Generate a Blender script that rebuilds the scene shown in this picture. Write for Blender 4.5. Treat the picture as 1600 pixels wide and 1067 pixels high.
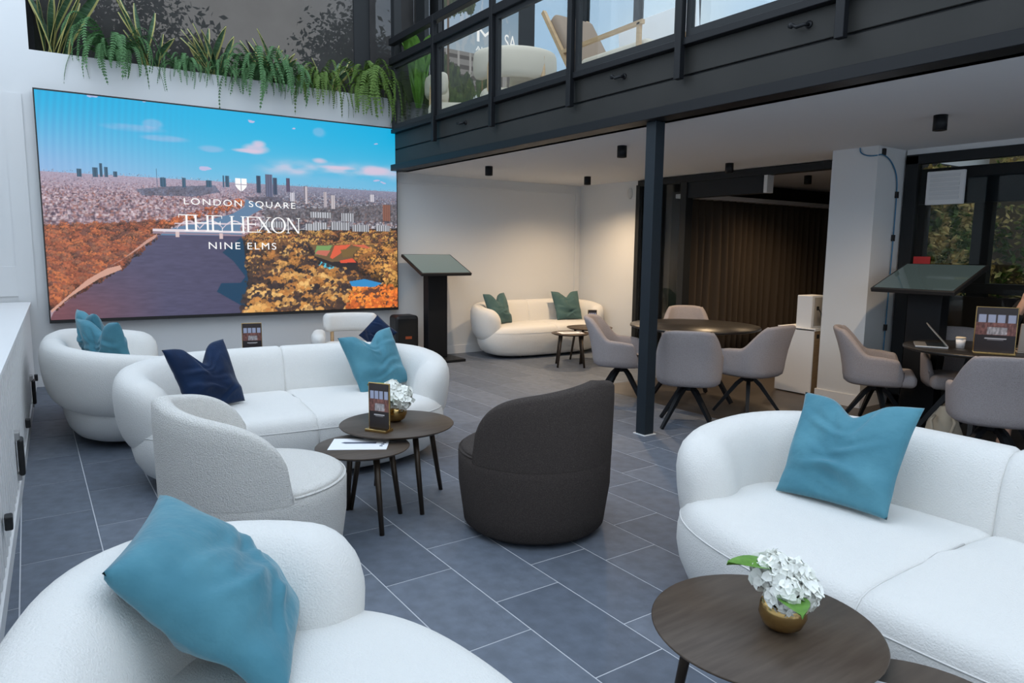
import bpy, bmesh, math, random
import numpy as np
from mathutils import Vector, Matrix, Euler
random.seed(7); np.random.seed(7)
for o in list(bpy.data.objects): bpy.data.objects.remove(o, do_unlink=True)
S = bpy.context.scene; COL = S.collection
R = math.radians; PI = math.pi; TAU = 2*math.pi

# ------------------------------------------------------------------ camera
CAM_H = 1.45
cd = bpy.data.cameras.new('camera'); cam = bpy.data.objects.new('camera', cd); COL.objects.link(cam)
cd.sensor_fit = 'HORIZONTAL'; cd.sensor_width = 36.0; cd.lens = 1094.5/1600*36.0; cd.clip_start = .05; cd.clip_end = 300
def cam_matrix(pitch, roll, yaw):
    cp, sp = math.cos(pitch), math.sin(pitch); cr, sr = math.cos(roll), math.sin(roll)
    F = Vector((0, cp, -sp)); Rr = Vector((1, 0, 0)); U = Vector((0, sp, cp))
    R2 = cr*Rr+sr*U; U2 = -sr*Rr+cr*U
    M = Matrix((R2, U2, -F)).transposed()
    return (Matrix.Rotation(-yaw, 3, 'Z') @ M).to_4x4()
cam.matrix_world = Matrix.Translation((0, 0, CAM_H)) @ cam_matrix(R(7.469), R(.661), R(34.558))
S.camera = cam

# ------------------------------------------------------------------ world, exposure
S.view_settings.view_transform = 'Standard'; S.view_settings.look = 'None'
S.view_settings.exposure = 0.0; S.view_settings.gamma = 1.0; S.view_settings.use_curve_mapping = False
W = bpy.data.worlds.new('world'); S.world = W; W.use_nodes = True
wn = W.node_tree.nodes; wl = W.node_tree.links
bg = wn['Background']
tc = wn.new('ShaderNodeTexCoord'); nz = wn.new('ShaderNodeTexNoise'); rp = wn.new('ShaderNodeValToRGB')
nz.inputs['Scale'].default_value = 3.0; nz.inputs['Detail'].default_value = 5
rp.color_ramp.elements[0].position = .42; rp.color_ramp.elements[0].color = (.60, .77, .98, 1)
rp.color_ramp.elements[1].position = .68; rp.color_ramp.elements[1].color = (1.04, 1.04, 1.02, 1)
wl.new(tc.outputs['Generated'], nz.inputs['Vector']); wl.new(nz.outputs['Fac'], rp.inputs['Fac'])
wl.new(rp.outputs['Color'], bg.inputs['Color'])
bg.inputs['Strength'].default_value = 2.12

# ------------------------------------------------------------------ materials
MATS = {}
def mat(name, color, rough=.6, metal=0., bump=None, var=None, sheen=0., spec=.5, emit=None, coat=0., aniso=None):
    if name in MATS: return MATS[name]
    m = bpy.data.materials.new(name); m.use_nodes = True
    nt = m.node_tree; p = nt.nodes['Principled BSDF']
    p.inputs['Base Color'].default_value = (*color, 1); p.inputs['Roughness'].default_value = rough
    p.inputs['Metallic'].default_value = metal; p.inputs['Specular IOR Level'].default_value = spec
    if sheen: p.inputs['Sheen Weight'].default_value = sheen; p.inputs['Sheen Roughness'].default_value = .4
    if coat: p.inputs['Coat Weight'].default_value = coat
    if emit: p.inputs['Emission Color'].default_value = (*emit[0], 1); p.inputs['Emission Strength'].default_value = emit[1]
    co = nt.nodes.new('ShaderNodeTexCoord')
    if var:   # (scale, other colour, low, high)[, stretch]
        n = nt.nodes.new('ShaderNodeTexNoise'); n.inputs['Scale'].default_value = var[0]; n.inputs['Detail'].default_value = 6
        mp = nt.nodes.new('ShaderNodeMapping'); nt.links.new(co.outputs['Object'], mp.inputs['Vector'])
        if len(var) > 4: mp.inputs['Scale'].default_value = var[4]
        nt.links.new(mp.outputs['Vector'], n.inputs['Vector'])
        r = nt.nodes.new('ShaderNodeValToRGB'); r.color_ramp.elements[0].position = var[2]; r.color_ramp.elements[1].position = var[3]
        r.color_ramp.elements[0].color = (*color, 1); r.color_ramp.elements[1].color = (*var[1], 1)
        nt.links.new(n.outputs['Fac'], r.inputs['Fac']); nt.links.new(r.outputs['Color'], p.inputs['Base Color'])
    if bump:  # (scale, strength, distance)
        n = nt.nodes.new('ShaderNodeTexNoise'); n.inputs['Scale'].default_value = bump[0]; n.inputs['Detail'].default_value = 4
        nt.links.new(co.outputs['Object'], n.inputs['Vector'])
        b = nt.nodes.new('ShaderNodeBump'); b.inputs['Strength'].default_value = bump[1]; b.inputs['Distance'].default_value = bump[2]
        nt.links.new(n.outputs['Fac'], b.inputs['Height']); nt.links.new(b.outputs['Normal'], p.inputs['Normal'])
    MATS[name] = m; return m
def glass_mat(name, tint, ior=1.5, glossmul=(1, 1, 1), rough=0.0):
    m = bpy.data.materials.new(name); m.use_nodes = True; nt = m.node_tree
    nt.nodes.clear(); out = nt.nodes.new('ShaderNodeOutputMaterial')
    t = nt.nodes.new('ShaderNodeBsdfTransparent'); t.inputs['Color'].default_value = (*tint, 1)
    g = nt.nodes.new('ShaderNodeBsdfGlossy'); g.inputs['Roughness'].default_value = rough; g.inputs['Color'].default_value = (*glossmul, 1)
    lw = nt.nodes.new('ShaderNodeLayerWeight'); pw = nt.nodes.new('ShaderNodeMath'); pw.operation = 'POWER'; pw.inputs[1].default_value = 5
    f = nt.nodes.new('ShaderNodeMath'); f.operation = 'MULTIPLY_ADD'; r0 = ((ior-1)/(ior+1))**2; f.inputs[1].default_value = 1-r0; f.inputs[2].default_value = r0
    lw.inputs['Blend'].default_value = .5; nt.links.new(lw.outputs['Facing'], pw.inputs[0]); nt.links.new(pw.outputs[0], f.inputs[0])
    mx = nt.nodes.new('ShaderNodeMixShader'); nt.links.new(f.outputs[0], mx.inputs[0]); nt.links.new(t.outputs[0], mx.inputs[1]); nt.links.new(g.outputs[0], mx.inputs[2])
    nt.links.new(mx.outputs[0], out.inputs['Surface']); MATS[name] = m; return m
def attr_mat(name, emit=0., rough=.5):
    m = bpy.data.materials.new(name); m.use_nodes = True; nt = m.node_tree; p = nt.nodes['Principled BSDF']
    a = nt.nodes.new('ShaderNodeAttribute'); a.attribute_name = 'pic'
    p.inputs['Roughness'].default_value = rough
    if emit:
        p.inputs['Base Color'].default_value = (.01, .01, .01, 1)
        nt.links.new(a.outputs['Color'], p.inputs['Emission Color']); p.inputs['Emission Strength'].default_value = emit
    else: nt.links.new(a.outputs['Color'], p.inputs['Base Color'])
    MATS[name] = m; return m

M_BOUCLE = mat('ivory_boucle', (.76, .75, .725), .95, bump=(170, .55, .006), sheen=.15, spec=.15)
M_BOUCLE2 = mat('oat_boucle', (.74, .72, .685), .95, bump=(190, .9, .008), var=(210, (.54, .52, .485), .50, .80), spec=.15)
M_BROWN = mat('brown_weave', (.050, .041, .037), .95, bump=(330, .8, .004), var=(300, (.105, .088, .080), .45, .75), spec=.15)
M_GREYF = mat('taupe_fabric', (.36, .325, .325), .95, bump=(320, .7, .003), var=(240, (.26, .23, .23), .45, .7), spec=.15)
M_PIPE = mat('ivory_piping', (.70, .69, .67), .95, spec=.15)
M_TEAL = mat('teal_velvet', (.066, .215, .285), .75, bump=(8, .5, .03), var=(6, (.095, .275, .350), .40, .70), sheen=.3, spec=.2)
M_TEAL_WARM = mat('teal_velvet_warm_tint', (.060, .120, .125), .8, bump=(9, .35, .02), var=(7, (.08, .15, .155), .40, .70), sheen=.15, spec=.2)  # same teal velvet, greyed to paint the warm downlight into its colour
M_NAVY = mat('navy_velvet', (.004, .014, .045), .75, bump=(9, .4, .02), var=(7, (.006, .024, .075), .40, .70), sheen=.15, spec=.2)
M_WOODTOP = mat('dark_walnut', (.062, .043, .031), .42, spec=.3, bump=(60, .1, .002), var=(5, (.092, .068, .050), .35, .75, (1.2, 11, 3)))
M_BRONZE = mat('bronze_leg', (.050, .036, .026), .38, metal=.5)
M_BLACK = mat('black_metal', (.009, .010, .012), .45, spec=.25)
M_BLACKP = mat('black_plastic', (.012, .012, .013), .5)
M_STEEL = mat('charcoal_steel', (.020, .022, .024), .5, spec=.25, bump=(40, .05, .002))
M_STEEL2 = mat('beam_plate', (.026, .026, .024), .55, spec=.25, var=(3, (.032, .031, .029), .3, .7), bump=(30, .06, .003))
M_COLUMN = mat('blue_black_column', (.014, .021, .028), .45, spec=.3)
M_WHITE = mat('white_paint', (.71, .72, .725), .75, bump=(14, .06, .004))
M_WHITE2 = mat('white_lacquer', (.80, .80, .80), .45)
M_CEIL = mat('ceiling_paint', (.72, .72, .73), .85, bump=(8, .04, .004))
M_GROUT = mat('pale_grout', (.52, .53, .56), .9)
M_SLATE = [mat('slate_tile_%d' % i, c, .52, bump=(55, .35, .003), var=(14, (c[0]*1.4, c[1]*1.4, c[2]*1.4), .35, .75)) for i, c in enumerate(((.104, .122, .154), (.118, .137, .171), (.094, .111, .142), (.128, .147, .181)))]
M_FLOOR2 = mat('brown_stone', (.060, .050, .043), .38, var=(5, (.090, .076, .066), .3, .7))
M_GOLD = mat('brushed_gold', (.62, .42, .17), .18, metal=1.)
M_BLIND = mat('dark_blind_glass', (.042, .040, .040), .0, spec=.6, var=(2.5, (.062, .059, .058), .3, .7))
M_PETAL = mat('white_petal', (.93, .94, .89), .7, spec=.2)
M_LEAFG = mat('leaf_green', (.12, .28, .035), .45, var=(40, (.08, .20, .03), .4, .7))
M_FERN = mat('fern_green', (.050, .135, .040), .55, var=(30, (.095, .21, .085), .35, .7), spec=.3)
M_FERN2 = mat('fern_yellow_green', (.070, .135, .020), .55, var=(30, (.12, .20, .035), .35, .7), spec=.3)
M_SNAKE = mat('snake_leaf', (.035, .085, .038), .45, var=(16, (.11, .19, .12), .45, .62, (.5, .5, 5)))
M_SNAKEY = mat('snake_margin', (.42, .38, .13), .5)
M_BARK = mat('bark', (.06, .045, .03), .9, bump=(30, .6, .01))
M_TREE = mat('tree_leaf', (.022, .045, .015), .6, var=(2, (.05, .085, .03), .4, .7))
M_IVY = mat('ivy_leaf', (.085, .14, .028), .9, spec=.05, var=(5, (.80, .60, .24), .46, .62))  # bright yellow tone paints sunlight into the leaf colour
M_SOIL = mat('soil', (.02, .015, .01), .95)
M_OAK = mat('pale_oak', (.55, .37, .20), .5, var=(6, (.48, .31, .16), .4, .7, (1, 1, 8)))
M_LINEN = mat('linen_cushion', (.66, .59, .48), .95, bump=(250, .4, .003), spec=.15)
M_CURT = mat('brown_curtain', (.085, .067, .052), .95, bump=(300, .3, .002), spec=.1)
M_PAPER = mat('white_paper', (.86, .87, .90), .6)
M_INK = mat('grey_ink', (.10, .115, .155), .7)
M_RED = mat('red_sign', (.50, .02, .02), .5)
M_BLUE = mat('blue_cable', (.05, .20, .36), .5)
M_SILVER = mat('silver_metal', (.55, .54, .53), .35, metal=.8)
M_KEYS = mat('dark_keys', (.03, .03, .032), .6)
M_CANVAS = mat('canvas_bag', (.46, .40, .31), .9, bump=(120, .3, .003))
M_ORANGE = mat('orange_plastic', (.85, .28, .02), .5)
M_BIRCH = mat('birch_ply', (.34, .235, .13), .6, var=(8, (.28, .185, .10), .4, .7, (1, 1, 6)))
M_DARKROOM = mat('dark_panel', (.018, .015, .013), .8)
M_GLASS = glass_mat('clear_glass', (.94, .955, .95), 1.5)
M_GLASSU = glass_mat('upper_glazing', (.58, .62, .64), 1.5)
M_GLASSD = glass_mat('smoked_glass', (.88, .89, .88), 1.28)
M_SCREENK = mat('kiosk_display', (.012, .022, .024), .06, spec=.9, emit=((.30, .40, .39), .12))
M_LIGHT = mat('lamp_lens', (1, .9, .7), .4, emit=((1, .74, .42), 9))
M_TEXT = mat('lit_lettering', (.0, .0, .0), .6, emit=((1, 1, 1), .97))
M_PIC = attr_mat('led_picture', 1.0); M_PRINT = attr_mat('printed_card', 0., .35)

# ------------------------------------------------------------------ geometry helpers
def link(o, parent=None):
    COL.objects.link(o)
    if parent is not None: o.parent = parent
    return o
def mesh_data(name, V, F, m, smooth=True):
    me = bpy.data.meshes.new(name); me.from_pydata([tuple(v) for v in V], [], [tuple(f) for f in F])
    if m: me.materials.append(m)
    if smooth: me.polygons.foreach_set('use_smooth', [True]*len(me.polygons))
    me.update(); return me
def fixn(me):
    bm = bmesh.new(); bm.from_mesh(me); bmesh.ops.recalc_face_normals(bm, faces=bm.faces); bm.to_mesh(me); bm.free(); return me
def mob(name, V, F, m, parent=None, smooth=True, loc=(0, 0, 0), rot=(0, 0, 0), recalc=True):
    me = mesh_data(name, V, F, m, smooth)
    if recalc: fixn(me)
    o = bpy.data.objects.new(name, me); o.location = loc; o.rotation_euler = rot
    return link(o, parent)
def box_me(name, lo, hi, m, bevel=0., seg=2):
    bm = bmesh.new(); bmesh.ops.create_cube(bm, size=1)
    lo = Vector(lo); hi = Vector(hi); c = (lo+hi)/2; d = hi-lo
    for v in bm.verts: v.co = Vector((v.co.x*d.x+c.x, v.co.y*d.y+c.y, v.co.z*d.z+c.z))
    if bevel: bmesh.ops.bevel(bm, geom=list(bm.edges), offset=bevel, segments=seg, affect='EDGES', profile=.5)
    me = bpy.data.meshes.new(name); bm.to_mesh(me); bm.free(); me.materials.append(m); return me
def box(name, lo, hi, m, parent=None, bevel=0., seg=2, loc=(0, 0, 0), rot=(0, 0, 0)):
    o = bpy.data.objects.new(name, box_me(name, lo, hi, m, bevel, seg)); o.location = loc; o.rotation_euler = rot
    return link(o, parent)
class MB:
    def __init__(s): s.V = []; s.F = []
    def add(s, V, F):
        n = len(s.V); s.V += [tuple(v) for v in V]; s.F += [tuple(i+n for i in f) for f in F]; return s
    def build(s, name, m, parent=None, **k): return mob(name, s.V, s.F, m, parent, **k)
def tube(P, rad, seg=8, cap=True, sq=False):
    P = [Vector(p) for p in P]; n = len(P); V = []; F = []
    if not hasattr(rad, '__len__'): rad = [rad]*n
    up = None
    for i, p in enumerate(P):
        d = (P[min(i+1, n-1)]-P[max(i-1, 0)]).normalized()
        if up is None: up = Vector((0, 0, 1)) if abs(d.z) < .9 else Vector((1, 0, 0))
        a = d.cross(up).normalized(); b = a.cross(d).normalized(); up = b
        for k in range(seg):
            t = TAU*k/seg+(PI/4 if sq else 0); V.append(p+rad[i]*(math.cos(t)*a+math.sin(t)*b))
    for i in range(n-1):
        for k in range(seg):
            F.append((i*seg+k, i*seg+(k+1) % seg, (i+1)*seg+(k+1) % seg, (i+1)*seg+k))
    if cap: F.append(tuple(range(seg))[::-1]); F.append(tuple(range((n-1)*seg, n*seg)))
    return V, F
def lathe(prof, seg=32, cx=0, cy=0):
    V = []; F = []
    for r, z in prof:
        for k in range(seg): t = TAU*k/seg; V.append((cx+r*math.cos(t), cy+r*math.sin(t), z))
    for i in range(len(prof)-1):
        for k in range(seg): F.append((i*seg+k, i*seg+(k+1) % seg, (i+1)*seg+(k+1) % seg, (i+1)*seg+k))
    if prof[0][0] > 1e-5: F.append(tuple(range(seg))[::-1])
    if prof[-1][0] > 1e-5: F.append(tuple(range((len(prof)-1)*seg, len(prof)*seg)))
    return V, F
def boxVF(lo, hi):
    x0, y0, z0 = lo; x1, y1, z1 = hi
    return [(x0, y0, z0), (x1, y0, z0), (x1, y1, z0), (x0, y1, z0), (x0, y0, z1), (x1, y0, z1), (x1, y1, z1), (x0, y1, z1)], \
        [(3, 2, 1, 0), (4, 5, 6, 7), (0, 1, 5, 4), (1, 2, 6, 5), (2, 3, 7, 6), (3, 0, 4, 7)]
def prism(poly, z0, z1):
    n = len(poly); V = [(x, y, z0) for x, y in poly]+[(x, y, z1) for x, y in poly]
    return V, [tuple(range(n))[::-1], tuple(range(n, 2*n))]+[(i, (i+1) % n, n+(i+1) % n, n+i) for i in range(n)]
def thing(name, label, cat, loc=(0, 0, 0), rz=0., group=None, rot=None):
    o = bpy.data.objects.new(name, None); o.empty_display_size = .1; o.location = loc
    o.rotation_euler = rot if rot else (0, 0, rz)
    o['label'] = label; o['category'] = cat
    if group: o['group'] = group
    return link(o)
def tag(o, label, cat, group=None):
    o['label'] = label; o['category'] = cat
    if group: o['group'] = group
    return o
def struct(o, label=None):
    o['kind'] = 'structure'
    if label: o['label'] = label
    return o
def copy_tree(o, parent=None):
    c = o.copy(); COL.objects.link(c); c.parent = parent
    for ch in list(o.children): copy_tree(ch, c)
    return c
def picgrid(name, nx, ny, func, m, corners, parent=None, y=0.):
    """flat picture: a grid in the XZ plane, colours per vertex; func(U,V)->rgb (sRGB 0..1), V=0 at the top"""
    (x0, z0), (x1, z1) = corners
    u = np.linspace(0, 1, nx); v = np.linspace(0, 1, ny); U, Vv = np.meshgrid(u, v)
    rgb = np.clip(func(U, Vv), 0, 1); lin = np.where(rgb <= .04045, rgb/12.92, ((rgb+.055)/1.055)**2.4)
    X = x0+(x1-x0)*U; Z = z1+(z0-z1)*Vv
    co = np.stack([X, np.full_like(X, y), Z], -1).reshape(-1, 3).astype(np.float32)
    idx = np.arange(nx*ny).reshape(ny, nx)
    q = np.stack([idx[1:, :-1], idx[1:, 1:], idx[:-1, 1:], idx[:-1, :-1]], -1).reshape(-1, 4)
    me = bpy.data.meshes.new(name); me.vertices.add(len(co)); me.vertices.foreach_set('co', co.ravel())
    me.loops.add(q.size); me.loops.foreach_set('vertex_index', q.ravel().astype(np.int32))
    me.polygons.add(len(q)); me.polygons.foreach_set('loop_start', (np.arange(len(q))*4).astype(np.int32))
    me.update(calc_edges=True); me.validate()
    a = me.color_attributes.new('pic', 'FLOAT_COLOR', 'POINT')
    a.data.foreach_set('color', np.concatenate([lin.reshape(-1, 3), np.ones((nx*ny, 1))], 1).astype(np.float32).ravel())
    me.materials.append(m)
    return link(bpy.data.objects.new(name, me), parent)
def text_obj(name, s, size, m, parent, loc, rot=(PI/2, 0, 0), spacing=1., align='LEFT', sx=1.):
    cu = bpy.data.curves.new(name, 'FONT'); cu.body = s; cu.size = size; cu.space_character = spacing; cu.align_x = align
    cu.extrude = .0006; t = bpy.data.objects.new(name, cu); COL.objects.link(t)
    dg = bpy.context.evaluated_depsgraph_get(); me = bpy.data.meshes.new_from_object(t.evaluated_get(dg))
    bpy.data.objects.remove(t, do_unlink=True); me.materials.clear(); me.materials.append(m)
    o = bpy.data.objects.new(name, me); o.location = loc; o.rotation_euler = rot; o.scale = (sx, 1, 1)
    return link(o, parent)

# ------------------------------------------------------------------ setting: walls and floors
SK = math.tan(R(1.2))
def yb(x): return 8.554-SK*(x-.072)          # face of the back wall (slightly skew to the floor grid)
CE = 2.42                                     # underside of the upper floor
XB = 3.93                                     # face of the steel beam
XR = 7.04                                     # right wall under the balcony

struct(mob('floor', *boxVF((-2.2, -3.2, -.14), (12.5, 9.2, -.0015)), M_GROUT, smooth=False))
FL = bpy.data.objects['floor']
XW = 4.90
# slate tiles, one object each
tile_me = {}
def tile_mesh(L, Wd, mi):
    k = (round(L, 3), round(Wd, 3), mi)
    if k not in tile_me:
        tile_me[k] = box_me('tile', (0, 0, -.02), (Wd, L, 0), M_SLATE[mi], bevel=.0012, seg=1)
    return tile_me[k]
row0 = 1.185; pitch = .3255; g = .0052; TL = .62
seeds = {1: 2.906, 2: 2.49, 3: 2.337, 0: 2.66, -4: 3.133, -5: 3.30}
k = -5
while row0+k*pitch < XW-.02:
    x = row0+k*pitch; wd = min(pitch, XW-x)-g
    y = seeds.get(k, random.uniform(0, TL))
    while y > .35: y -= TL
    while y < yb(x)-.02:
        y1 = y+TL
        y1c = min(y1, yb(x)-.004)
        if y1c-y > .05:
            o = bpy.data.objects.new('tile', tile_mesh(y1c-y-g, wd, random.choice((0, 0, 1, 1, 2, 3)))); o.location = (x+g/2, y+g/2, 0); link(o, FL)
        y = y1
    k += 1
YS = 5.62
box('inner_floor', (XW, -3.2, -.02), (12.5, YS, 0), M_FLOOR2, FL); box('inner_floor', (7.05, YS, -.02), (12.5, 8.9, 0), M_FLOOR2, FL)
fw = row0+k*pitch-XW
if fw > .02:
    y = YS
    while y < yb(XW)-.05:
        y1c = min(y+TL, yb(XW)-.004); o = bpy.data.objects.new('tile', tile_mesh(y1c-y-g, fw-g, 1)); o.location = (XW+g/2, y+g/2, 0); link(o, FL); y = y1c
while row0+k*pitch < 7.04:          # rows that run on under the balcony to the back sofa
    x = row0+k*pitch; wd = min(pitch, 7.04-x)-g; y = YS; first = True
    while y < yb(x)-.02:
        y1c = min(y+(random.uniform(.2, TL) if first else TL), yb(x)-.004); first = False
        if y1c-y > .05 and wd > .03:
            o = bpy.data.objects.new('tile', tile_mesh(y1c-y-g, wd, random.choice((0, 0, 1, 1, 2, 3)))); o.location = (x+g/2, y+g/2, 0); link(o, FL)
        y = y1c+(.01 if y1c > yb(x)-.01 else 0)
    k += 1

# back wall: lower part, white pier at its left, planter ledge
o = struct(mob('wall_back', *prism([(-2.2, yb(-2.2)), (7.4, yb(7.4)), (7.4, 9.0), (-2.2, 9.0)], 0, CE+.3), M_WHITE, smooth=False))
WB = o
V, F = prism([(.14, yb(.14)), (3.95, yb(3.95)), (3.95, yb(3.95)+.06), (.14, yb(.14)+.06)], CE+.3, 3.33); mob('parapet', V, F, M_WHITE, WB, smooth=False)
V, F = prism([(-2.2, yb(-2.2)), (.14, yb(.14)), (.14, 9.0), (-2.2, 9.0)], CE+.3, 6.2); mob('pier', V, F, M_WHITE, WB, smooth=False)
V, F = prism([(.14, yb(.14)+.06), (3.95, yb(3.95)+.06), (3.95, 9.0), (.14, 9.0)], CE+.3, 3.26); mob('planter_soil', V, F, M_SOIL, WB, smooth=False)
V, F = prism([(-.10, yb(-.10)-.012), (.05, yb(.05)-.012), (.05, yb(.05)), (-.10, yb(-.10))], .0, 2.9); mob('cover_strip', V, F, M_WHITE, WB, smooth=False)
o = struct(mob('baseboard_back', *prism([(-.02, yb(0)-.016), (7.02, yb(7.02)-.016), (7.02, yb(7.02)), (-.02, yb(0))], 0, .115), M_WHITE2, smooth=False))
# flap on the pier
fp = tag(box('access_panel', (-.33, 0, 0), (.0, .012, .30), M_WHITE, None, .003), 'small square white access flap on the wall above the slatted cabinet', 'panel'); fp.location = (-.06, yb(-.2)-.012, .93)
struct(mob('light_cut_wall', *boxVF((-1.1, -3.3, 0), (12.5, -3.2, 1.6)), M_WHITE, smooth=False))  # unseen wall behind the camera, added and sized to cut side light
struct(mob('wall_left', *boxVF((-1.1, -3.2, 0), (-.98, 9.0, 3.2)), M_WHITE, smooth=False))

# planter window (dark blind behind glass)
w1 = struct(thing('window_1', 'dark reflective window behind the planter', 'window')); del w1['category']
pb = mob('pane', *prism([(.14, 8.93), (3.62, 8.86), (3.62, 8.88), (.14, 8.95)], 3.2, 6.2), M_BLIND, w1, smooth=False)
for a, b in ((.14, .20), (3.60, 3.82)): mob('window_frame', *prism([(a, 8.84), (b, 8.83), (b, 8.99), (a, 8.99)], 3.2, 6.2), M_STEEL, w1, smooth=False)
tall = tag(box('steel_post', (3.93, 8.36, 2.46), (4.03, 8.46, 6.2), M_STEEL, None, .004), 'tall charcoal steel post rising beside the right end of the planter', 'post')

# upper floor slab = ceiling below
ce = struct(mob('ceiling', *prism([(4.02, -3.2), (7.62, -3.2), (7.62, 3.78), (10.7, 3.78), (10.7, 9.0), (4.02, 9.0)], CE, 2.88), M_CEIL, smooth=False))
# right wall below the balcony
wr = struct(mob('wall_right', *boxVF((XR, 7.14, 0), (XR+.12, 8.9, CE)), M_WHITE, smooth=False))
struct(mob('baseboard_right', *boxVF((XR-.014, 7.14, 0), (XR, yb(7), .115)), M_WHITE2, smooth=False))
pil = struct(mob('wall_pillar', *boxVF((6.40, 3.49, 0), (6.92, 3.93, CE)), M_WHITE, smooth=False))
struct(mob('baseboard_pillar', *boxVF((6.386, 3.476, 0), (6.92, 3.944, .115)), M_WHITE2, smooth=False))
# inner room seen through the opening
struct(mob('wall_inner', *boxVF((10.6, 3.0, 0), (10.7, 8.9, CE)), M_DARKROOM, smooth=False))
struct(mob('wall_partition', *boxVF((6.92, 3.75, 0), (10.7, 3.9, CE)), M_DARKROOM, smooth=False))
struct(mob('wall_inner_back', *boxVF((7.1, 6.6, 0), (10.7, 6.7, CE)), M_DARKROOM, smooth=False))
struct(mob('wall_inner_side', *boxVF((7.55, 6.7, 0), (7.65, 8.9, CE)), M_WHITE, smooth=False))
# door frame, fixed side light and header
d1 = struct(thing('door_1', 'dark framed glass doorway into the curtained room', 'door')); del d1['category']
for a, b in ((7.10, 7.17), (6.70, 6.74), (6.26, 6.36)): box('door_frame', (XR-.05, a, 0), (XR+.08, b, CE-.07), M_STEEL, d1, .004)
box('door_frame', (XR-.05, 3.93, CE-.09), (XR+.08, 7.14, CE-.01), M_STEEL, d1, .004)
box('pane', (XR, 6.36, .04), (XR+.012, 6.70, CE-.09), M_GLASS, d1); box('pane', (XR, 6.74, .04), (XR+.012, 7.10, CE-.09), M_GLASS, d1)
box('header_box', (XR-.02, 5.14, 2.13), (XR+.10, 6.30, 2.345), M_STEEL, d1, .004)
box('header_end', (XR-.02, 5.09, 2.13), (XR+.10, 5.137, 2.345), M_WHITE, d1, .004)
# curtain
V = []; F = []; n = 240
for i in range(n+1):
    x = 7.12+3.4*i/n
    for j in range(7):
        z = .02+2.12*j/6; a = .055*(1-.25*j/6)
        V.append((x+.03*(1-j/6)*math.sin(i*.13), 6.42+a*math.sin(i*TAU/10.5+.5*math.sin(i*.21)+.25*math.sin(j*.8+i*.05))+.02*math.sin(i*.07), z))
for i in range(n):
    for j in range(6): F.append((i*7+j, (i+1)*7+j, (i+1)*7+j+1, i*7+j+1))
cu = mob('curtain', V, F, M_CURT, recalc=False); sm = cu.modifiers.new('thick', 'SOLIDIFY'); sm.thickness = .006
tag(cu, 'floor length dark brown curtain hanging across the room behind the doorway', 'curtain')
cv = tag(box('curtain_rail', (7.12, 6.30, 2.145), (10.55, 6.56, 2.20), M_WHITE, None, .004), 'pale boxed rail above the dark brown curtain', 'rail')

# shop window at the right
w2 = struct(thing('window_2', 'dark framed window with reflections at the right', 'window')); del w2['category']
XG = 6.90
for lo, hi in (((XG-.03, 3.36, 0), (XG+.05, 3.475, 2.36)), ((XG-.03, -2.0, 2.28), (XG+.05, 3.475, 2.37)), ((XG-.03, -2.0, 0), (XG+.05, 3.475, .10))): box('window_frame', lo, hi, M_STEEL, w2, .004)
box('pane', (XG, -2.0, .10), (XG+.012, 3.36, 2.28), M_GLASSD, w2)
box('lintel', (XG-.02, -2.0, 2.37), (XG+.06, 3.475, CE), M_WHITE, w2)
# outer frame and garden wall behind that window
w3 = struct(thing('window_3', 'outer dark framed glazing behind the right window', 'window')); del w3['category']
for a, b in ((3.58, 3.74), (2.98, 3.14), (1.6, 1.75)): box('window_frame', (7.55, a, 0), (7.65, b, 2.3), M_STEEL, w3, .004)
box('window_frame', (7.5, -2, 1.95), (7.65, 3.75, 2.3), M_COLUMN, w3, .004); box('window_frame', (7.52, -2, 1.08), (7.65, 3.6, 1.18), M_STEEL, w3, .004)
struct(mob('wall_garden', *boxVF((9.3, -2.5, 0), (9.4, 3.75, 3.5)), mat('tan_brick', (.30, .22, .12), .9, bump=(30, .5, .01)), smooth=False))
struct(mob('wall_dado', *boxVF((7.5, -2, 0), (7.6, 3.7, 1.05)), M_DARKROOM, smooth=False))

def leaf_cloud(n, sampler, size, jitter=.5):
    V = []; F = []
    for i in range(n):
        p = Vector(sampler()); s = size*random.uniform(1-jitter, 1+jitter)
        e = Euler((random.uniform(0, TAU), random.uniform(0, TAU), random.uniform(0, TAU))).to_matrix()
        b = len(V)
        for q in ((0, -1, 0), (.45, -.1, .12), (0, 1, 0), (-.45, -.1, .12)): V.append(p+e@(Vector(q)*s))
        F.append((b, b+1, b+2, b+3))
    return V, F
iv = thing('ivy_screen', 'leafy ivy covering the tan wall outside the right window', 'ivy', (9.2, .7, 0))
def ivy_pt():
    if random.random() < .42: return (random.uniform(-1.55, .02), 2.97-abs(random.gauss(0, .05)), random.uniform(.05, 2.35))
    return (-abs(random.gauss(0, .05)), random.uniform(-2.8, 2.9), random.uniform(.05, 3.4))
lv = mob('foliage', *leaf_cloud(20000, ivy_pt, .045), M_IVY, iv, smooth=False, recalc=False); lv['kind'] = 'stuff'
# conduit on the back wall
cn = thing('conduit', 'white surface conduit running along the wall and down its corner', 'conduit', (0, -.002, 0))
V, F = boxVF((4.0, 0, 2.29), (6.96, .018, 2.312)); mob('trunking', [(x, yb(x)-.018+y, z) for x, y, z in V], F, M_WHITE, cn, smooth=False)
V, F = boxVF((6.935, 0, .6), (6.975, .022, 2.312)); mob('trunking', [(x, yb(x)-.022+y, z) for x, y, z in V], F, M_WHITE, cn, smooth=False)
ds = mob('wall_sensor', *lathe([(.0, .02), (.05, .02), (.06, .01), (.06, 0)], 24), mat('sensor_grey', (.60, .60, .59), .6)); ds.location = (XR-.001, 7.33, 2.25); ds.rotation_euler = (0, -PI/2, 0); ds.scale = (1.3, .8, 1)
tag(ds, 'small pale oval sensor high on the wall left of the doorway', 'sensor')

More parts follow.
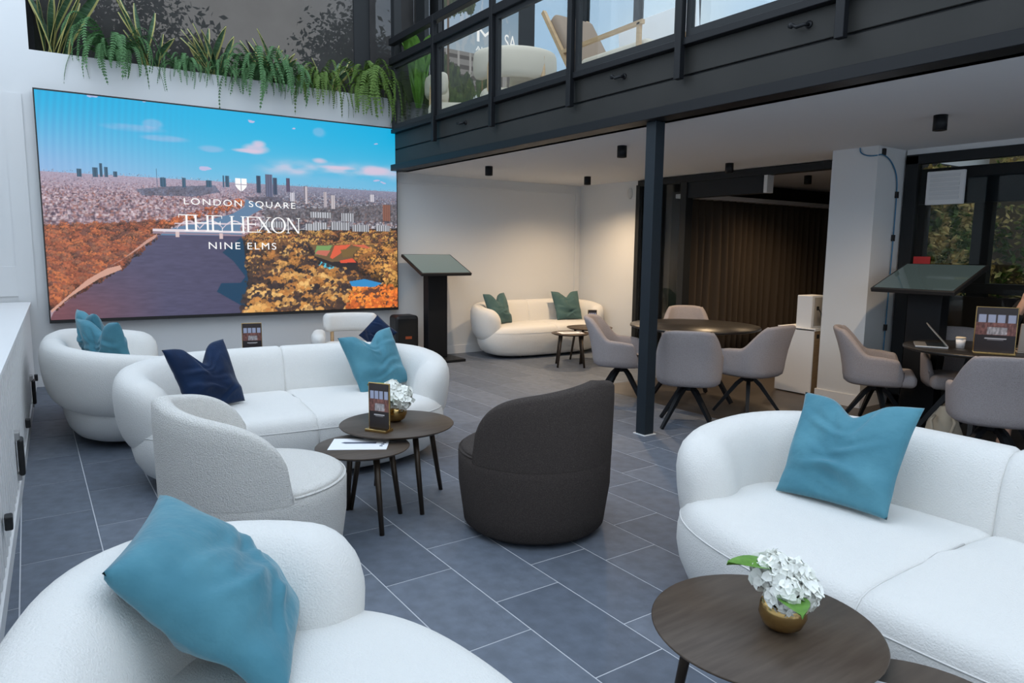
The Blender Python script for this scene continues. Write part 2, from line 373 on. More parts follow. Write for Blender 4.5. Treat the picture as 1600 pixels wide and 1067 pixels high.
# ------------------------------------------------------------------ steel beam, column and balcony railing
bm_ = thing('steel_beam', 'long dark grey steel edge beam carrying the balcony', 'beam', (XB, 0, CE))
Y0, Y1 = -3.2, 8.36
for nm, lo, hi, m in (('bottom_flange', (-.07, Y0, 0), (.16, Y1, .075), M_BLACK), ('web_plate', (0, Y0, .076), (.08, Y1, .258), M_STEEL2), ('web_plate', (0, Y0, .274), (.08, Y1, .46), M_STEEL2), ('web_core', (.02, Y0, .07), (.09, Y1, .46), M_BLACK), ('top_flange', (-.06, Y0, .461), (.16, Y1, .51), M_BLACK)):
    box(nm, lo, hi, m, bm_, .003, 1)
cl = thing('steel_column', 'square blue black steel column under the balcony beam', 'column', (3.985, 3.90, 0), R(0))
box('shaft', (-.05, -.05, 0), (.05, .05, CE-.001), M_COLUMN, cl, .003, 1)
box('mortar_bed', (-.064, -.064, -.004), (.064, .064, .006), M_WHITE, cl)
rl = thing('balcony_railing', 'black steel balcony railing with framed glass panels', 'railing', (XB-.03, 0, 2.9))
posts = [8.36, 7.22, 6.02, 4.80, 3.585, 2.38, 1.17, -.03, -1.23]
for y in posts[1:]:
    box('post', (-.055, y-.028, -.245), (-.005, y+.028, 1.11), M_BLACK, rl, .003, 1)
for z0, z1 in ((.80, .885), (1.035, 1.115)): box('rail', (-.05, -3.2, z0), (.03, 8.36, z1), M_BLACK, rl, .004, 1)
for a, b in zip(posts[1:], posts[:-1]):
    a2, b2 = a+.032, b-.032
    fr = MB()
    for lo, hi in (((-.01, a2, .03), (.03, b2, .085)), ((-.01, a2, .755), (.03, b2, .80)), ((-.01, a2, .085), (.03, a2+.045, .755)), ((-.01, b2-.045, .085), (.03, b2, .755))): fr.add(*boxVF(lo, hi))
    f = fr.build('panel_frame', M_STEEL, rl, smooth=False)
    box('pane', (.005, a2+.04, .08), (.013, b2-.04, .76), M_GLASS, f)
for y, z in ((6.62, -.12), (4.20, -.10), (2.62, -.10)):
    h = thing('beam_hook', {6.62: 'small black hook on the beam nearest the big screen', 4.20: 'small black hook on the beam left of the steel column', 2.62: 'small black hook on the beam at the upper right'}[y], 'hook', (XB, y, 2.9+z), group='hooks on the beam')
    mob('plate', *lathe([(.022, 0), (.022, .01), (.0, .01)], 12), M_BLACK, h, rot=(0, -PI/2, 0)); mob('arm', *tube([(0, 0, 0), (-.05, 0, -.008), (-.055, .05, -.012), (-.05, .085, .01)], .011), M_BLACK, h); mob('plate', *lathe([(.017, 0), (.017, .014), (.0, .014)], 12), M_BLACK, h, loc=(-.045, .09, .005), rot=(0, -PI/2, 0))

# downlights
def downlight(x, y, label, z=CE, power=70, spot=True):
    t = thing('downlight', label, 'light', (x, y, z), group='black cylinder downlights')
    mob('housing', *lathe([(.0, 0), (.045, 0), (.045, -.105), (.036, -.105), (.034, -.085), (0, -.085)], 24), M_BLACK, t)
    mob('lens', *lathe([(.0, -.088), (.032, -.088), (.032, -.09), (0, -.09)], 20), M_LIGHT, t)
    l = bpy.data.lights.new('downlight_beam', 'SPOT'); l.energy = power; l.color = (1, .72, .44); l.spot_size = R(150); l.spot_blend = 1.0; l.shadow_soft_size = .03
    lo = link(bpy.data.objects.new('downlight_beam', l), t); lo.location = (0, 0, -.12)
downlight(4.556, 7.136, 'black ceiling downlight nearest the big screen', power=65)
downlight(4.636, 4.958, 'black ceiling downlight just left of the steel column')
downlight(6.186, 7.261, 'black ceiling downlight above the sofa by the back corner', power=115)
downlight(6.435, 5.162, 'black ceiling downlight in front of the curtained doorway')
downlight(5.35, 2.492, 'largest black ceiling downlight, nearest the right window')
downlight(8.2, 5.35, 'black ceiling downlight inside the dark curtained room', power=70)

# ------------------------------------------------------------------ LED screen
def vnoise(U, V, s, seed, aspect=1.75, octv=4):
    rng = np.random.RandomState(seed); out = 0; amp = 1; tot = 0
    for o_ in range(octv):
        n = int(s*2**o_)+2; gx = int(n*aspect)+3; G_ = rng.rand(n+3, gx+3)
        x = U*(gx); y = V*(n); xi = x.astype(int); yi = y.astype(int); fx = x-xi; fy = y-yi; xi = xi % (gx+1); yi = yi % (n+1)
        fx = fx*fx*(3-2*fx); fy = fy*fy*(3-2*fy)
        out = out+amp*((G_[yi, xi]*(1-fx)+G_[yi, xi+1]*fx)*(1-fy)+(G_[yi+1, xi]*(1-fx)+G_[yi+1, xi+1]*fx)*fy); tot += amp; amp *= .5
    return out/tot
def inpoly(U, V, P):
    ins = np.zeros(U.shape, bool); n = len(P)
    for i in range(n):
        x0, y0 = P[i]; x1, y1 = P[(i+1) % n]
        c = ((y0 > V) != (y1 > V)) & (U < (x1-x0)*(V-y0)/((y1-y0) or 1e-9)+x0); ins ^= c
    return ins
def _homog():
    src = [(50, 38), (1540, 188), (1540, 930), (100, 975)]; dst = [(0, 0), (1, 0), (1, 1), (0, 1)]; A_ = []; b_ = []
    for (x, y), (u, v) in zip(src, dst):
        A_.append([x, y, 1, 0, 0, 0, -u*x, -u*y]); b_.append(u); A_.append([0, 0, 0, x, y, 1, -v*x, -v*y]); b_.append(v)
    return np.append(np.linalg.solve(np.array(A_, float), np.array(b_, float)), 1).reshape(3, 3)
HM = _homog()
def uv(px, py):   # point on the 1600x1013 study of the screen -> screen fractions
    q = HM @ np.array([px, py, 1.]); return q[0]/q[2], q[1]/q[2]
def city_picture(U, V):
    rng = np.random.RandomState(3); A = lambda *c: np.array(c, float)/255.
    img = np.zeros(U.shape+(3,))
    def mixin(mask, col): img[...] = img*(1-mask[..., None])+col*mask[..., None]
    t = np.clip(V/.345, 0, 1)[..., None]
    img[...] = A(0, 172, 222)*(1-t)+A(118, 186, 222)*t
    lil = np.clip((.42-U)/.42, 0, 1)*np.clip(V/.30, 0, 1); mixin(lil*.62, A(160, 178, 222))
    n1 = vnoise(U, V*3, 5, 1)
    bank = np.exp(-((V-.25+.02*(U-.8))/.035)**2)*np.clip((U-.52)/.12, 0, 1); mixin(np.clip(bank*(n1*2.6-.7), 0, .8), A(205, 200, 222))
    for cu_, cv_, ru, rv in ((.545, .172, .045, .030), (.555, .145, .025, .02), (.52, .185, .05, .012), (.74, .205, .03, .018), (.92, .235, .06, .03), (.80, .235, .07, .012)):
        d = ((U-cu_)/ru)**2+((V-cv_)/rv)**2; mixin(np.clip(1.35-d-.9*(1-n1), 0, .85), A(214, 196, 218))
    for cu_, cv_, ru, rv in ((.22, .125, .09, .02), (.30, .16, .07, .018), (.42, .19, .04, .02), (.27, .10, .03, .03), (.74, .06, .025, .03)):
        d = ((U-cu_)/ru)**2+((V-cv_)/rv)**2; mixin(np.clip((1-d)*(n1*1.6-.3), 0, .45), A(190, 186, 222))
    # moire at the left
    ph = 2*PI*(U*62+9*(U-.2)**2-7*(V-.35)**2*(1-U)); mixin(np.clip((.42-U)/.3, 0, 1)*np.clip((.42-V)/.3, 0, 1)*(.10+.10*np.sin(ph)), A(60, 120, 190))
    # land
    land = V > .345; mixin(land.astype(float), A(112, 112, 128)); mixin(land*np.clip((.62-U)/.2, 0, 1), A(168, 146, 158))
    depth = np.clip((V-.345)/.28, 0, 1)
    for i in range(26000):
        v0 = .335+.285*rng.rand()**.8; sc = .35+1.9*(v0-.335)/.28; u0 = rng.rand()
        w = sc*.0034*(.6+rng.rand()); h = sc*.0046*(.5+rng.rand()*1.2)
        left = u0 < .55
        c = [(200, 178, 186), (176, 150, 160), (128, 98, 108), (90, 74, 90), (214, 202, 208), (150, 96, 84), (70, 60, 76)] if left else [(158, 158, 170), (120, 112, 122), (206, 206, 214), (66, 66, 80), (84, 76, 80), (52, 54, 66), (150, 110, 100)]
        col = A(*c[rng.randint(7)])
        iu0 = int((u0)*NX); iu1 = max(iu0+1, int((u0+w)*NX)); iv0 = int((v0-h)*NY); iv1 = max(iv0+1, int(v0*NY))
        img[iv0:iv1, iu0:iu1] = img[iv0:iv1, iu0:iu1]*.48+.52*col*(.85+.3*rng.rand())
    haze = np.clip((.43-V)/.085, 0, 1)*land; mixin(haze*.50, A(168, 168, 198))
    for pl_, c_ in (([(455, 440), (600, 428), (780, 424), (800, 452), (700, 470), (480, 466)], (58, 74, 96)), ([(900, 470), (1060, 472), (1050, 500), (960, 505)], (62, 62, 76)), ([(985, 525), (1540, 500), (1540, 575), (985, 560)], (88, 84, 88))):
        m_ = inpoly(U, V, [uv(*p) for p in pl_]); nn_ = vnoise(U, V, 60, 21, octv=2)[..., None]; img[m_] = (img*.45+.55*A(*c_)*(.55+.9*nn_))[m_]
    def tower(px, top, bot, w, c):
        u0, v0 = uv(px-w/2, top); u1, v1 = uv(px+w/2, bot)
        m_ = (U >= u0) & (U <= u1) & (V >= v0) & (V <= v1); st = .9+.2*(np.sin(U*900) > 0); img[m_] = (A(*c)*st[..., None])[m_]
    dk = (58, 88, 112)
    for px, top, w in ((290, 352, 22), (313, 336, 14), (335, 350, 16), (372, 368, 18), (225, 358, 20), (540, 356, 6), (565, 392, 26), (652, 392, 16), (815, 384, 8), (830, 384, 16), (755, 402, 24)): tower(px, top, 432 if px > 500 else 392, w, dk)
    for px, top, bot, w, c in ((960, 384, 455, 18, (52, 66, 88)), (1003, 376, 470, 30, (92, 96, 120)), (1028, 392, 462, 18, (60, 72, 94)), (1082, 392, 450, 16, (84, 74, 98)), (1155, 425, 480, 18, (120, 116, 130)), (1270, 462, 520, 16, (188, 180, 184)), (1435, 460, 490, 18, (190, 186, 194)), (1497, 502, 570, 34, (128, 88, 76)), (1100, 452, 490, 20, (188, 186, 196)), (1160, 428, 500, 10, (190, 180, 186)), (1238, 450, 510, 14, (180, 170, 176))): tower(px, top, bot, w, c)
    P = lambda *a: [uv(*p) for p in a]
    def blobs(n, poly, size, cols, seed):
        rg = np.random.RandomState(seed); pu = [p[0] for p in poly]; pv = [p[1] for p in poly]; L = []
        while len(L) < n:
            u_ = rg.uniform(min(pu), max(pu)); v_ = rg.uniform(min(pv), max(pv))
            if inpoly(np.array([u_]), np.array([v_]), poly)[0]: L.append((v_, u_))
        for v_, u_ in sorted(L):
            s = size*(.5+1.1*np.clip((v_-.5)/.45, 0, 1))*(.6+.8*rg.rand()); c = A(*cols[rg.randint(len(cols))])*.93
            for q in range(56):
                a_ = rg.rand()*TAU; rr = s*math.sqrt(rg.rand())*.85; uu = u_+rr*math.cos(a_); vv = v_+rr*1.5*math.sin(a_); s3 = s*rg.uniform(.06, .16)
                lit = np.clip(.80+.45*LX[0]*math.cos(a_)*rr/s*-1-.62*math.sin(a_)*rr/s+rg.uniform(-.28, .28), .22, 1.22)
                i0 = max(0, int((vv-s3*1.7)*NY)); i1 = min(NY, int((vv+s3*1.7)*NY)+1); j0 = max(0, int((uu-s3)*NX)); j1 = min(NX, int((uu+s3)*NX)+1)
                if i1 <= i0 or j1 <= j0: continue
                d = ((U[i0:i1, j0:j1]-uu)/s3)**2+((V[i0:i1, j0:j1]-vv)/(s3*1.6))**2; m_ = d < 1
                img[i0:i1, j0:j1][m_] = img[i0:i1, j0:j1][m_]*.2+.8*c*lit
    LX = [-.4]
    # river
    far = P((545, 630), (600, 600), (720, 575), (850, 540), (900, 512), (905, 480), (960, 500), (975, 520), (900, 560), (880, 600), (890, 632)); m_ = inpoly(U, V, far); img[m_] = A(96, 126, 158)
    riv = P((545, 628), (890, 632), (935, 950), (930, 990), (90, 990), (110, 945), (250, 830), (330, 790), (400, 745), (470, 690)); m_ = inpoly(U, V, riv)
    rc = (A(86, 84, 112)*(1-U[..., None]*.9)+A(62, 58, 84)*U[..., None]*.9); red = np.clip((.28-U)/.25, 0, 1)[..., None]*np.clip((V-.70)/.25, 0, 1)[..., None]; rc = rc*(1-red*.75)+A(128, 74, 76)*red*.75
    rp_ = vnoise(U, V*6, 20, 9)[..., None]; img[m_] = (rc*(.90+.2*rp_))[m_]
    shd = P((890, 634), (935, 948), (900, 930), (780, 862), (800, 826), (880, 826), (900, 800), (850, 735), (805, 700), (830, 680)); m_ = inpoly(U, V, shd); img[m_] = A(22, 62, 92)
    # near land
    lp = P((70, 590), (330, 580), (560, 570), (610, 585), (520, 640), (400, 740), (300, 795), (150, 880), (95, 930)); m_ = inpoly(U, V, lp); img[m_] = A(96, 60, 52)
    blobs(900, lp, .014, [(168, 96, 66), (150, 82, 56), (128, 72, 54), (186, 108, 66), (110, 72, 62), (140, 92, 70)], 5)
    mid = P((500, 580), (610, 560), (700, 530), (880, 480), (905, 492), (880, 515), (720, 555), (600, 590)); blobs(160, mid, .011, [(196, 104, 62), (170, 88, 58), (212, 126, 76)], 6)
    bk = P((100, 935), (250, 810), (330, 765), (385, 752), (392, 768), (300, 805), (180, 880), (105, 945)); m_ = inpoly(U, V, bk); img[m_] = A(206, 158, 140)
    bk = P((385, 735), (500, 645), (540, 622), (530, 640), (420, 712), (350, 752)); m_ = inpoly(U, V, bk); img[m_] = A(196, 150, 136)
    rt = P((890, 632), (960, 610), (1545, 600), (1545, 990), (930, 990)); m_ = inpoly(U, V, rt); img[m_] = A(44, 38, 40)
    LX[0] = .5
    blobs(700, P((900, 640), (960, 620), (1545, 615), (1545, 690), (940, 700)), .016, [(150, 98, 62), (182, 132, 72), (90, 62, 50), (206, 158, 88), (60, 48, 46)], 7)
    for pl, c in ((P((1160, 668), (1440, 668), (1500, 735), (1260, 740), (1190, 715)), (112, 88, 60)), (P((1200, 672), (1265, 672), (1240, 715), (1190, 708)), (120, 158, 96)), (P((1205, 692), (1258, 692), (1240, 716), (1192, 706)), (196, 110, 92)), (P((1275, 672), (1345, 668), (1300, 705), (1265, 728), (1255, 722)), (220, 96, 66)), (P((1300, 690), (1400, 675), (1450, 700), (1310, 722)), (120, 96, 56)), (P((1345, 670), (1400, 668), (1440, 690), (1395, 682)), (206, 104, 76)), (P((1295, 735), (1350, 725), (1365, 742), (1300, 745)), (222, 84, 58)), (P((1175, 742), (1215, 738), (1310, 775), (1300, 790), (1230, 778)), (86, 190, 214)), (P((1230, 765), (1300, 770), (1300, 792), (1250, 790)), (110, 204, 224))):
        m_ = inpoly(U, V, pl); img[m_] = A(*c)
    blobs(520, P((930, 660), (1150, 680), (1190, 760), (1260, 800), (1330, 800), (1440, 850), (1545, 860), (1545, 985), (935, 985), (940, 780)), .026, [(204, 152, 86), (186, 128, 66), (168, 112, 58), (112, 78, 52), (66, 50, 44), (46, 38, 42), (214, 170, 104), (76, 56, 48), (58, 46, 46)], 8)
    blobs(90, P((1380, 700), (1545, 690), (1545, 850), (1480, 800), (1390, 770)), .022, [(196, 136, 70), (150, 98, 56), (70, 52, 44), (214, 160, 86)], 9)
    blobs(110, P((1360, 880), (1545, 850), (1545, 985), (1340, 985)), .022, [(224, 118, 48), (236, 140, 58), (196, 96, 44), (90, 56, 44)], 10)
    for pl, c in ((P((1335, 822), (1400, 812), (1475, 830), (1440, 846), (1345, 842)), (50, 140, 200)),): m_ = inpoly(U, V, pl); img[m_] = A(*c)
    # bridge
    for (x0, y0), (x1, y1), w, c in (((520, 607), (900, 617), .006, (224, 212, 220)), ((520, 618), (900, 630), .004, (150, 130, 146)), ((610, 580), (960, 584), .003, (212, 196, 206))):
        a_ = uv(x0, y0); b_ = uv(x1, y1); tt = (U-a_[0])/(b_[0]-a_[0]); vv = a_[1]+(b_[1]-a_[1])*tt; m_ = (tt >= 0) & (tt <= 1) & (np.abs(V-vv) < w); img[m_] = A(*c)
    for k_ in range(3):
        a_ = uv(620+k_*95, 600); b_ = uv(715+k_*95, 603); tt = (U-a_[0])/(b_[0]-a_[0]); vv = a_[1]-.036*4*tt*(1-tt); m_ = (tt >= 0) & (tt <= 1) & (np.abs(V-vv) < .003); img[m_] = A(220, 206, 216)
    for px, py in ((622, 626), (802, 632)):
        u_, v_ = uv(px, py); m_ = (np.abs(U-u_) < .005) & (np.abs(V-v_) < .013); img[m_] = A(214, 190, 190)
    # long pale blocks right of the title
    for px, py, w, h in ((1215, 590, 60, 30), (1300, 592, 80, 36), (1185, 595, 60, 30), (1020, 585, 110, 26), (1385, 600, 70, 30), (1480, 600, 60, 26), (1220, 545, 90, 26), (1330, 555, 50, 36)):
        u0, v0 = uv(px-w/2, py-h/2); u1, v1 = uv(px+w/2, py+h/2); m_ = (U > u0) & (U < u1) & (V > v0) & (V < v1); st = np.where(np.sin(U*820) > .1, 1.0, .55); img[m_] = (A(196, 198, 206)*st[..., None])[m_]
    return img
NX, NY = 720, 400
SX0, SX1, SZ0, SZ1 = .155, 3.945, .690, 2.940
led = thing('led_video_wall', 'huge wall mounted video screen showing an aerial river city view', 'screen', (0, 8.554-.10, 0), 0, rot=(0, 0, -R(1.2)))
box('casing', (SX0-.012, 0, SZ0-.035), (SX1+.012, .07, SZ1+.016), M_BLACKP, led)
pic = picgrid('display', NX, NY, city_picture, M_PIC, ((SX0, SZ0), (SX1, SZ1)), led, -.004)
def scr(px, py):
    u, v = uv(px, py); return SX0+(SX1-SX0)*u, SZ1-(SZ1-SZ0)*v
def fit_text(s, x0, x1, zbase, capz, name):
    o = text_obj(name, s, .1, M_TEXT, led, (0, -.008, 0), spacing=1.22)
    xs = [v.co.x for v in o.data.vertices]; ys = [v.co.y for v in o.data.vertices]
    o.scale = ((x1-x0)/(max(xs)-min(xs)), capz/(max(ys)-min(ys)), 1); o.location = (x0-min(xs)*o.scale[0], -.008, zbase)
a = scr(650, 503); b = scr(1112, 518); fit_text('LONDON SQUARE', a[0], b[0], (a[1]+b[1])/2, .082, 'lettering_line')
a = scr(750, 687); b = scr(1030, 687); fit_text('NINE ELMS', a[0], b[0], (a[1]+b[1])/2, .078, 'lettering_line')
# serif title, drawn as strokes
def title():
    mb = MB(); a = scr(628, 615); b = scr(1132, 618); x0, x1 = a[0], b[0]; zb = (a[1]+b[1])/2; Hh = .178
    th, tn, sf = .020, .009, .006
    def quad(p): mb.add([(x, -.008, z) for x, z in p]+[(x, -.0085, z) for x, z in p], [(0, 1, 2, 3)])
    def rect(x, z, w, h): quad([(x, z), (x+w, z), (x+w, z+h), (x, z+h)])
    def vst(x, w=th):
        rect(x, 0, w, Hh); rect(x-.014, 0, w+.028, sf); rect(x-.014, Hh-sf, w+.028, sf)
    def Tt(x, w): vst(x+w/2-th/2); rect(x, Hh-tn, w, tn); rect(x, Hh-.035, sf, .035); rect(x+w-sf, Hh-.035, sf, .035)
    def Hc(x, w): vst(x+.014); vst(x+w-th-.014); rect(x+.014, Hh*.5, w-.028, tn)
    def Ee(x, w):
        vst(x+.014); rect(x+.014, Hh-tn, w-.014, tn); rect(x+.014, 0, w-.014, tn); rect(x+.014, Hh*.5, w*.72, tn)
        rect(x+w-sf, Hh-.035, sf, .035); rect(x+w-sf, 0, sf, .04); rect(x+w*.80, Hh*.5-.015, sf, .04)
    def Xx(x, w):
        quad([(x+.01, Hh), (x+.032, Hh), (x+w-.008, 0), (x+w-.032, 0)]); quad([(x+w-.022, Hh), (x+w-.012, Hh), (x+.02, 0), (x+.01, 0)])
        for q in (0, w-.05): rect(x+q, 0, .05, sf); rect(x+q, Hh-sf, .05, sf)
    def Nn(x, w):
        rect(x+.016, 0, tn, Hh); rect(x+w-.024, 0, tn, Hh); quad([(x+.010, Hh), (x+.034, Hh), (x+w-.012, 0), (x+w-.034, 0)]); rect(x, 0, .042, sf); rect(x, Hh-sf, .03, sf); rect(x+w-.042, Hh-sf, .042, sf)
    def Oo(x, w):
        n = 40; V = []; F = []
        for i in range(n):
            t = TAU*i/n; V.append((x+w/2+w/2*math.cos(t), -.008, Hh/2+(Hh/2+.004)*math.sin(t))); V.append((x+w/2+(w/2-.021)*math.cos(t), -.008, Hh/2+(Hh/2-.006)*math.sin(t)))
        for i in range(n): j = (i+1) % n; F.append((2*i, 2*i+1, 2*j+1, 2*j))
        mb.add(V, F)
    x = 0
    for f_, w, gap in ((Tt, .155, -.012), (Hc, .165, .004), (Ee, .120, .075), (Hc, .165, .004), (Ee, .125, -.01), (Xx, .160, -.004), (Oo, .165, .004), (Nn, .160, 0)): f_(x, w); x += w+gap
    sx = (x1-x0)/x
    mb.V = [(x0+sx*p[0], p[1], zb+p[2]) for p in mb.V]
    mb.build('lettering_title', M_TEXT, led, smooth=False, recalc=False)
title()
# shield emblem
a = scr(887, 424); mb = MB(); s = .062
for sx_, sz_ in ((-1, 1), (1, 1), (-1, -1), (1, -1)):
    e = .004
    pts = [(e, e), (s, e), (s, s*1.1), (e, s*1.1)] if sz_ > 0 else [(e, -e), (s, -e), (s*.95, -s*.35), (s*.6, -s*.8), (e, -s*1.25)]
    mb.add([(a[0]+sx_*x, -.008, a[1]+.01+z) for x, z in pts], [tuple(range(len(pts)))])
mb.build('shield_emblem', M_TEXT, led, smooth=False, recalc=False)

# ------------------------------------------------------------------ slatted cabinet along the left wall
def xc(y): return -.262+.0285*y
lc = thing('slatted_cabinet', 'long low white cabinet with vertical slats along the left wall', 'cabinet', (0, 0, 0))
ya, yz = 1.0, 8.50
mob('top_board', *prism([(xc(ya)+.02, ya), (xc(yz)+.02, yz), (-.975, yz), (-.975, ya)], .85, .875), M_WHITE2, lc, smooth=False)
mob('body', *prism([(xc(ya)-.09, ya), (xc(yz)-.09, yz), (-.97, yz), (-.97, ya)], .0, .85), M_WHITE2, lc, smooth=False)
mob('plinth', *prism([(xc(ya)+.012, ya), (xc(yz)+.012, yz), (xc(yz)-.02, yz), (xc(ya)-.02, ya)], 0, .085), M_WHITE2, lc, smooth=False)
sl = box_me('slat', (-.09, -.026, .09), (.004, .026, .848), M_WHITE2, .006, 2)
y = ya+.05
while y < yz-.03:
    o = bpy.data.objects.new('slat', sl); o.location = (xc(y), y, 0); link(o, lc); y += .125
def handle(y, z, big):
    if big:
        h = box('handle', (0, -.055, -.11), (.03, .055, .10), M_BLACKP, lc, .014, 3, loc=(xc(y)+.012, y, z)); box('catch', (-.02, -.04, .09), (.015, .04, .14), M_SILVER, h, .004); box('catch', (-.02, -.03, -.14), (.012, .03, -.10), M_SILVER, h, .004)
    else: box('latch', (0, -.03, -.03), (.03, .03, .03), M_BLACKP, lc, .006, 2, loc=(xc(y)+.01, y, z))
for y, z, b in ((7.25, .19, 1), (8.1, .17, 0), (4.72, .27, 1), (5.8, .22, 0), (3.52, .29, 0), (2.4, .3, 1)): handle(y, z, b)
kn = tag(mob('white_ball', *lathe([(0, 0), (.03, .004), (.055, .03), (.06, .055), (.055, .08), (.03, .108), (0, .112)], 24), M_WHITE2), 'small white rounded object on top of the slatted cabinet', 'ornament'); kn.location = (-.30, 6.55, .875)

# ------------------------------------------------------------------ planter greenery
GRP_S = 'snake plants in the planter'; GRP_F = 'ferns in the planter'
def snake_leaf(L, w, seed):
    rg = random.Random(seed); n = 10; mb = MB(); bend = rg.uniform(.02, .16)*L; tw = rg.uniform(-.8, .8); V = []; Fb = []; Fm = []
    for i in range(n+1):
        t = i/n; ww = w*(.55+.45*math.sin(min(1, t*1.6)*PI/2))*(1-max(0, (t-.55)/.45)**2.2)+.0006; a = tw*t; cx = bend*t*t
        for q, dy in ((-1, .012), (-.78, .004), (0, -.004), (.78, .004), (1, .012)):
            V.append((cx+dy*math.cos(a), q*ww*math.cos(a), L*t))
            V[-1] = (cx+dy+q*ww*math.sin(a), q*ww*math.cos(a), L*t*(1-.04*t))
    for i in range(n):
        for k_ in range(4): (Fm if k_ in (0, 3) else Fb).append((i*5+k_, i*5+k_+1, i*5+5+k_+1, i*5+5+k_))
    me = mesh_data('leaf', V, Fb+Fm, M_SNAKE); me.materials.append(M_SNAKEY)
    me.polygons.foreach_set('material_index', [0]*len(Fb)+[1]*len(Fm)); return me
SL = [snake_leaf(1.0, .055, s) for s in range(6)]
def snake_plant(x, label, H_, n, spread, seed):
    rg = random.Random(seed); t = thing('snake_plant', label, 'plant', (x, yb(x)+.16, 3.26), group=GRP_S)
    for i in range(n):
        o = bpy.data.objects.new('leaf', SL[rg.randrange(6)]); a = rg.uniform(0, TAU); 
        r_ = rg.uniform(.01, .07); o.location = (r_*math.cos(a)*1.4, r_*math.sin(a)*.7, 0)
        s = H_*rg.uniform(.55, 1.0); lean = rg.uniform(0, spread); d = rg.choice((0, PI))+rg.uniform(-.6, .6)
        o.rotation_euler = (0, lean, d); o.scale = (rg.uniform(.8, 1.3), rg.uniform(.8, 1.25)*min(1, .5+H_*.6), s); link(o, t)
snake_plant(.36, 'tallest snake plant at the left end of the planter', .92, 13, .30, 1)
snake_plant(1.20, 'snake plant second from the left, behind the first fern', .84, 12, .32, 2)
snake_plant(1.84, 'snake plant with splayed leaves in the middle of the planter', .66, 11, .40, 3)
snake_plant(2.55, 'snake plant fourth from the left with one tall upright leaf', .74, 12, .40, 4)
snake_plant(3.17, 'rightmost snake plant in the planter', .62, 10, .35, 5)
def frond(seed, L=1.0):
    rg = random.Random(seed); n = 30; V = []; F = []
    rise = rg.uniform(.22, .62); out = rg.uniform(.45, .80); drop = rg.uniform(.20, .80)
    pts = []
    for i in range(n+1):
        t = i/n; x = out*(1-(1-t)**1.8); z = rise*math.sin(min(1, t*1.35)*PI*.62)*1.2*(1-t*.3)-drop*t**2.6; pts.append(Vector((x, 0, z)))
    for i in range(n):
        p, q = pts[i], pts[i+1]; t = i/n; d = (q-p).normalized(); l = .088*(math.sin(min(1, t*3+.12)*PI/2))*(1-t)**.55+.006
        for s in (-1, 1):
            b = len(V); side = Vector((0, s, 0)); nrm = d.cross(side); tip = p+side*l+d*l*.35+Vector((0, 0, -l*.22)); w = (q-p)*.27
            V += [p-w*.6, p+side*l*.5+d*.01-w+nrm*.004, tip, p+side*l*.5+d*.012+w*1.1, p+w]; F.append((b, b+1, b+2, b+3, b+4))
    s_, f_ = tube(pts[::3], .0035, 4, False); b = len(V); V += s_; F += [tuple(i+b for i in f) for f in f_]
    return V, F
FR = {M_FERN.name: [mesh_data('frond', *frond(s), M_FERN) for s in range(9)], M_FERN2.name: [mesh_data('frond', *frond(s+20), M_FERN2) for s in range(9)]}
def fern(x, label, size, n, m, seed, yo=.0):
    rg = random.Random(seed); t = thing('fern', label, 'plant', (x, yb(x)+.05+yo, 3.31), group=GRP_F)
    for i in range(int(n*1.45)):
        o = bpy.data.objects.new('frond', FR[m.name][rg.randrange(9)]); front = rg.random() < .72
        a = rg.uniform(-PI*.97, -.03*PI) if front else rg.uniform(0, PI)
        s = size*rg.uniform(.6, 1.1)*(1 if front else .6)
        o.rotation_euler = (rg.uniform(-.25, .25), rg.uniform(-.25, .25) if front else rg.uniform(-.7, -.2), a); o.scale = (s*(.85 if front else .6), s*.9, s*(.95 if front else .8)); link(o, t)
fern(.86, 'first fern from the left, pale green with long hanging fronds', .72, 48, M_FERN, 1)
fern(1.52, 'small dark green fern right of the second snake plant', .50, 30, M_FERN, 2)
fern(1.93, 'short fern at the foot of the middle snake plant', .42, 22, M_FERN, 3)
fern(2.28, 'bushy fern hanging low in the middle of the planter', .70, 50, M_FERN, 4)
fern(2.62, 'fern hanging below the fourth snake plant', .62, 34, M_FERN, 5)
fern(3.02, 'yellow green fern left of the rightmost snake plant', .60, 38, M_FERN2, 6)
fern(3.62, 'yellow green fern hanging at the right end of the planter', .78, 58, M_FERN2, 7)

# trees and sky reflected in / seen through the upper glazing
def tree(name, label, x, y, h, r, nleaf, size, m=M_TREE):
    t = thing(name, label, 'tree', (x, y, 0))
    mob('trunk', *tube([(0, 0, 0), (.1, .05, h*.4), (0, .1, h*.8)], [.22, .16, .06], 8), M_BARK, t)
    cl = [(random.gauss(0, r*.45), random.gauss(0, r*.45), h+random.gauss(0, r*.35)) for _ in range(22)]
    def smp():
        c = random.choice(cl); return (c[0]+random.gauss(0, r*.17), c[1]+random.gauss(0, r*.17), c[2]+random.gauss(0, r*.15))
    f = mob('foliage', *leaf_cloud(nleaf, smp, size), m, t, smooth=False, recalc=False); f['kind'] = 'stuff'
tree('courtyard_tree', 'leafy tree behind the lounge, mirrored in the dark planter window', 1.0, -9.5, 7.6, 3.9, 15000, .115)
tree('courtyard_tree', 'second leafy tree behind the lounge, mirrored at the right of the planter window', 11.0, -9.0, 7.6, 3.9, 10000, .115)

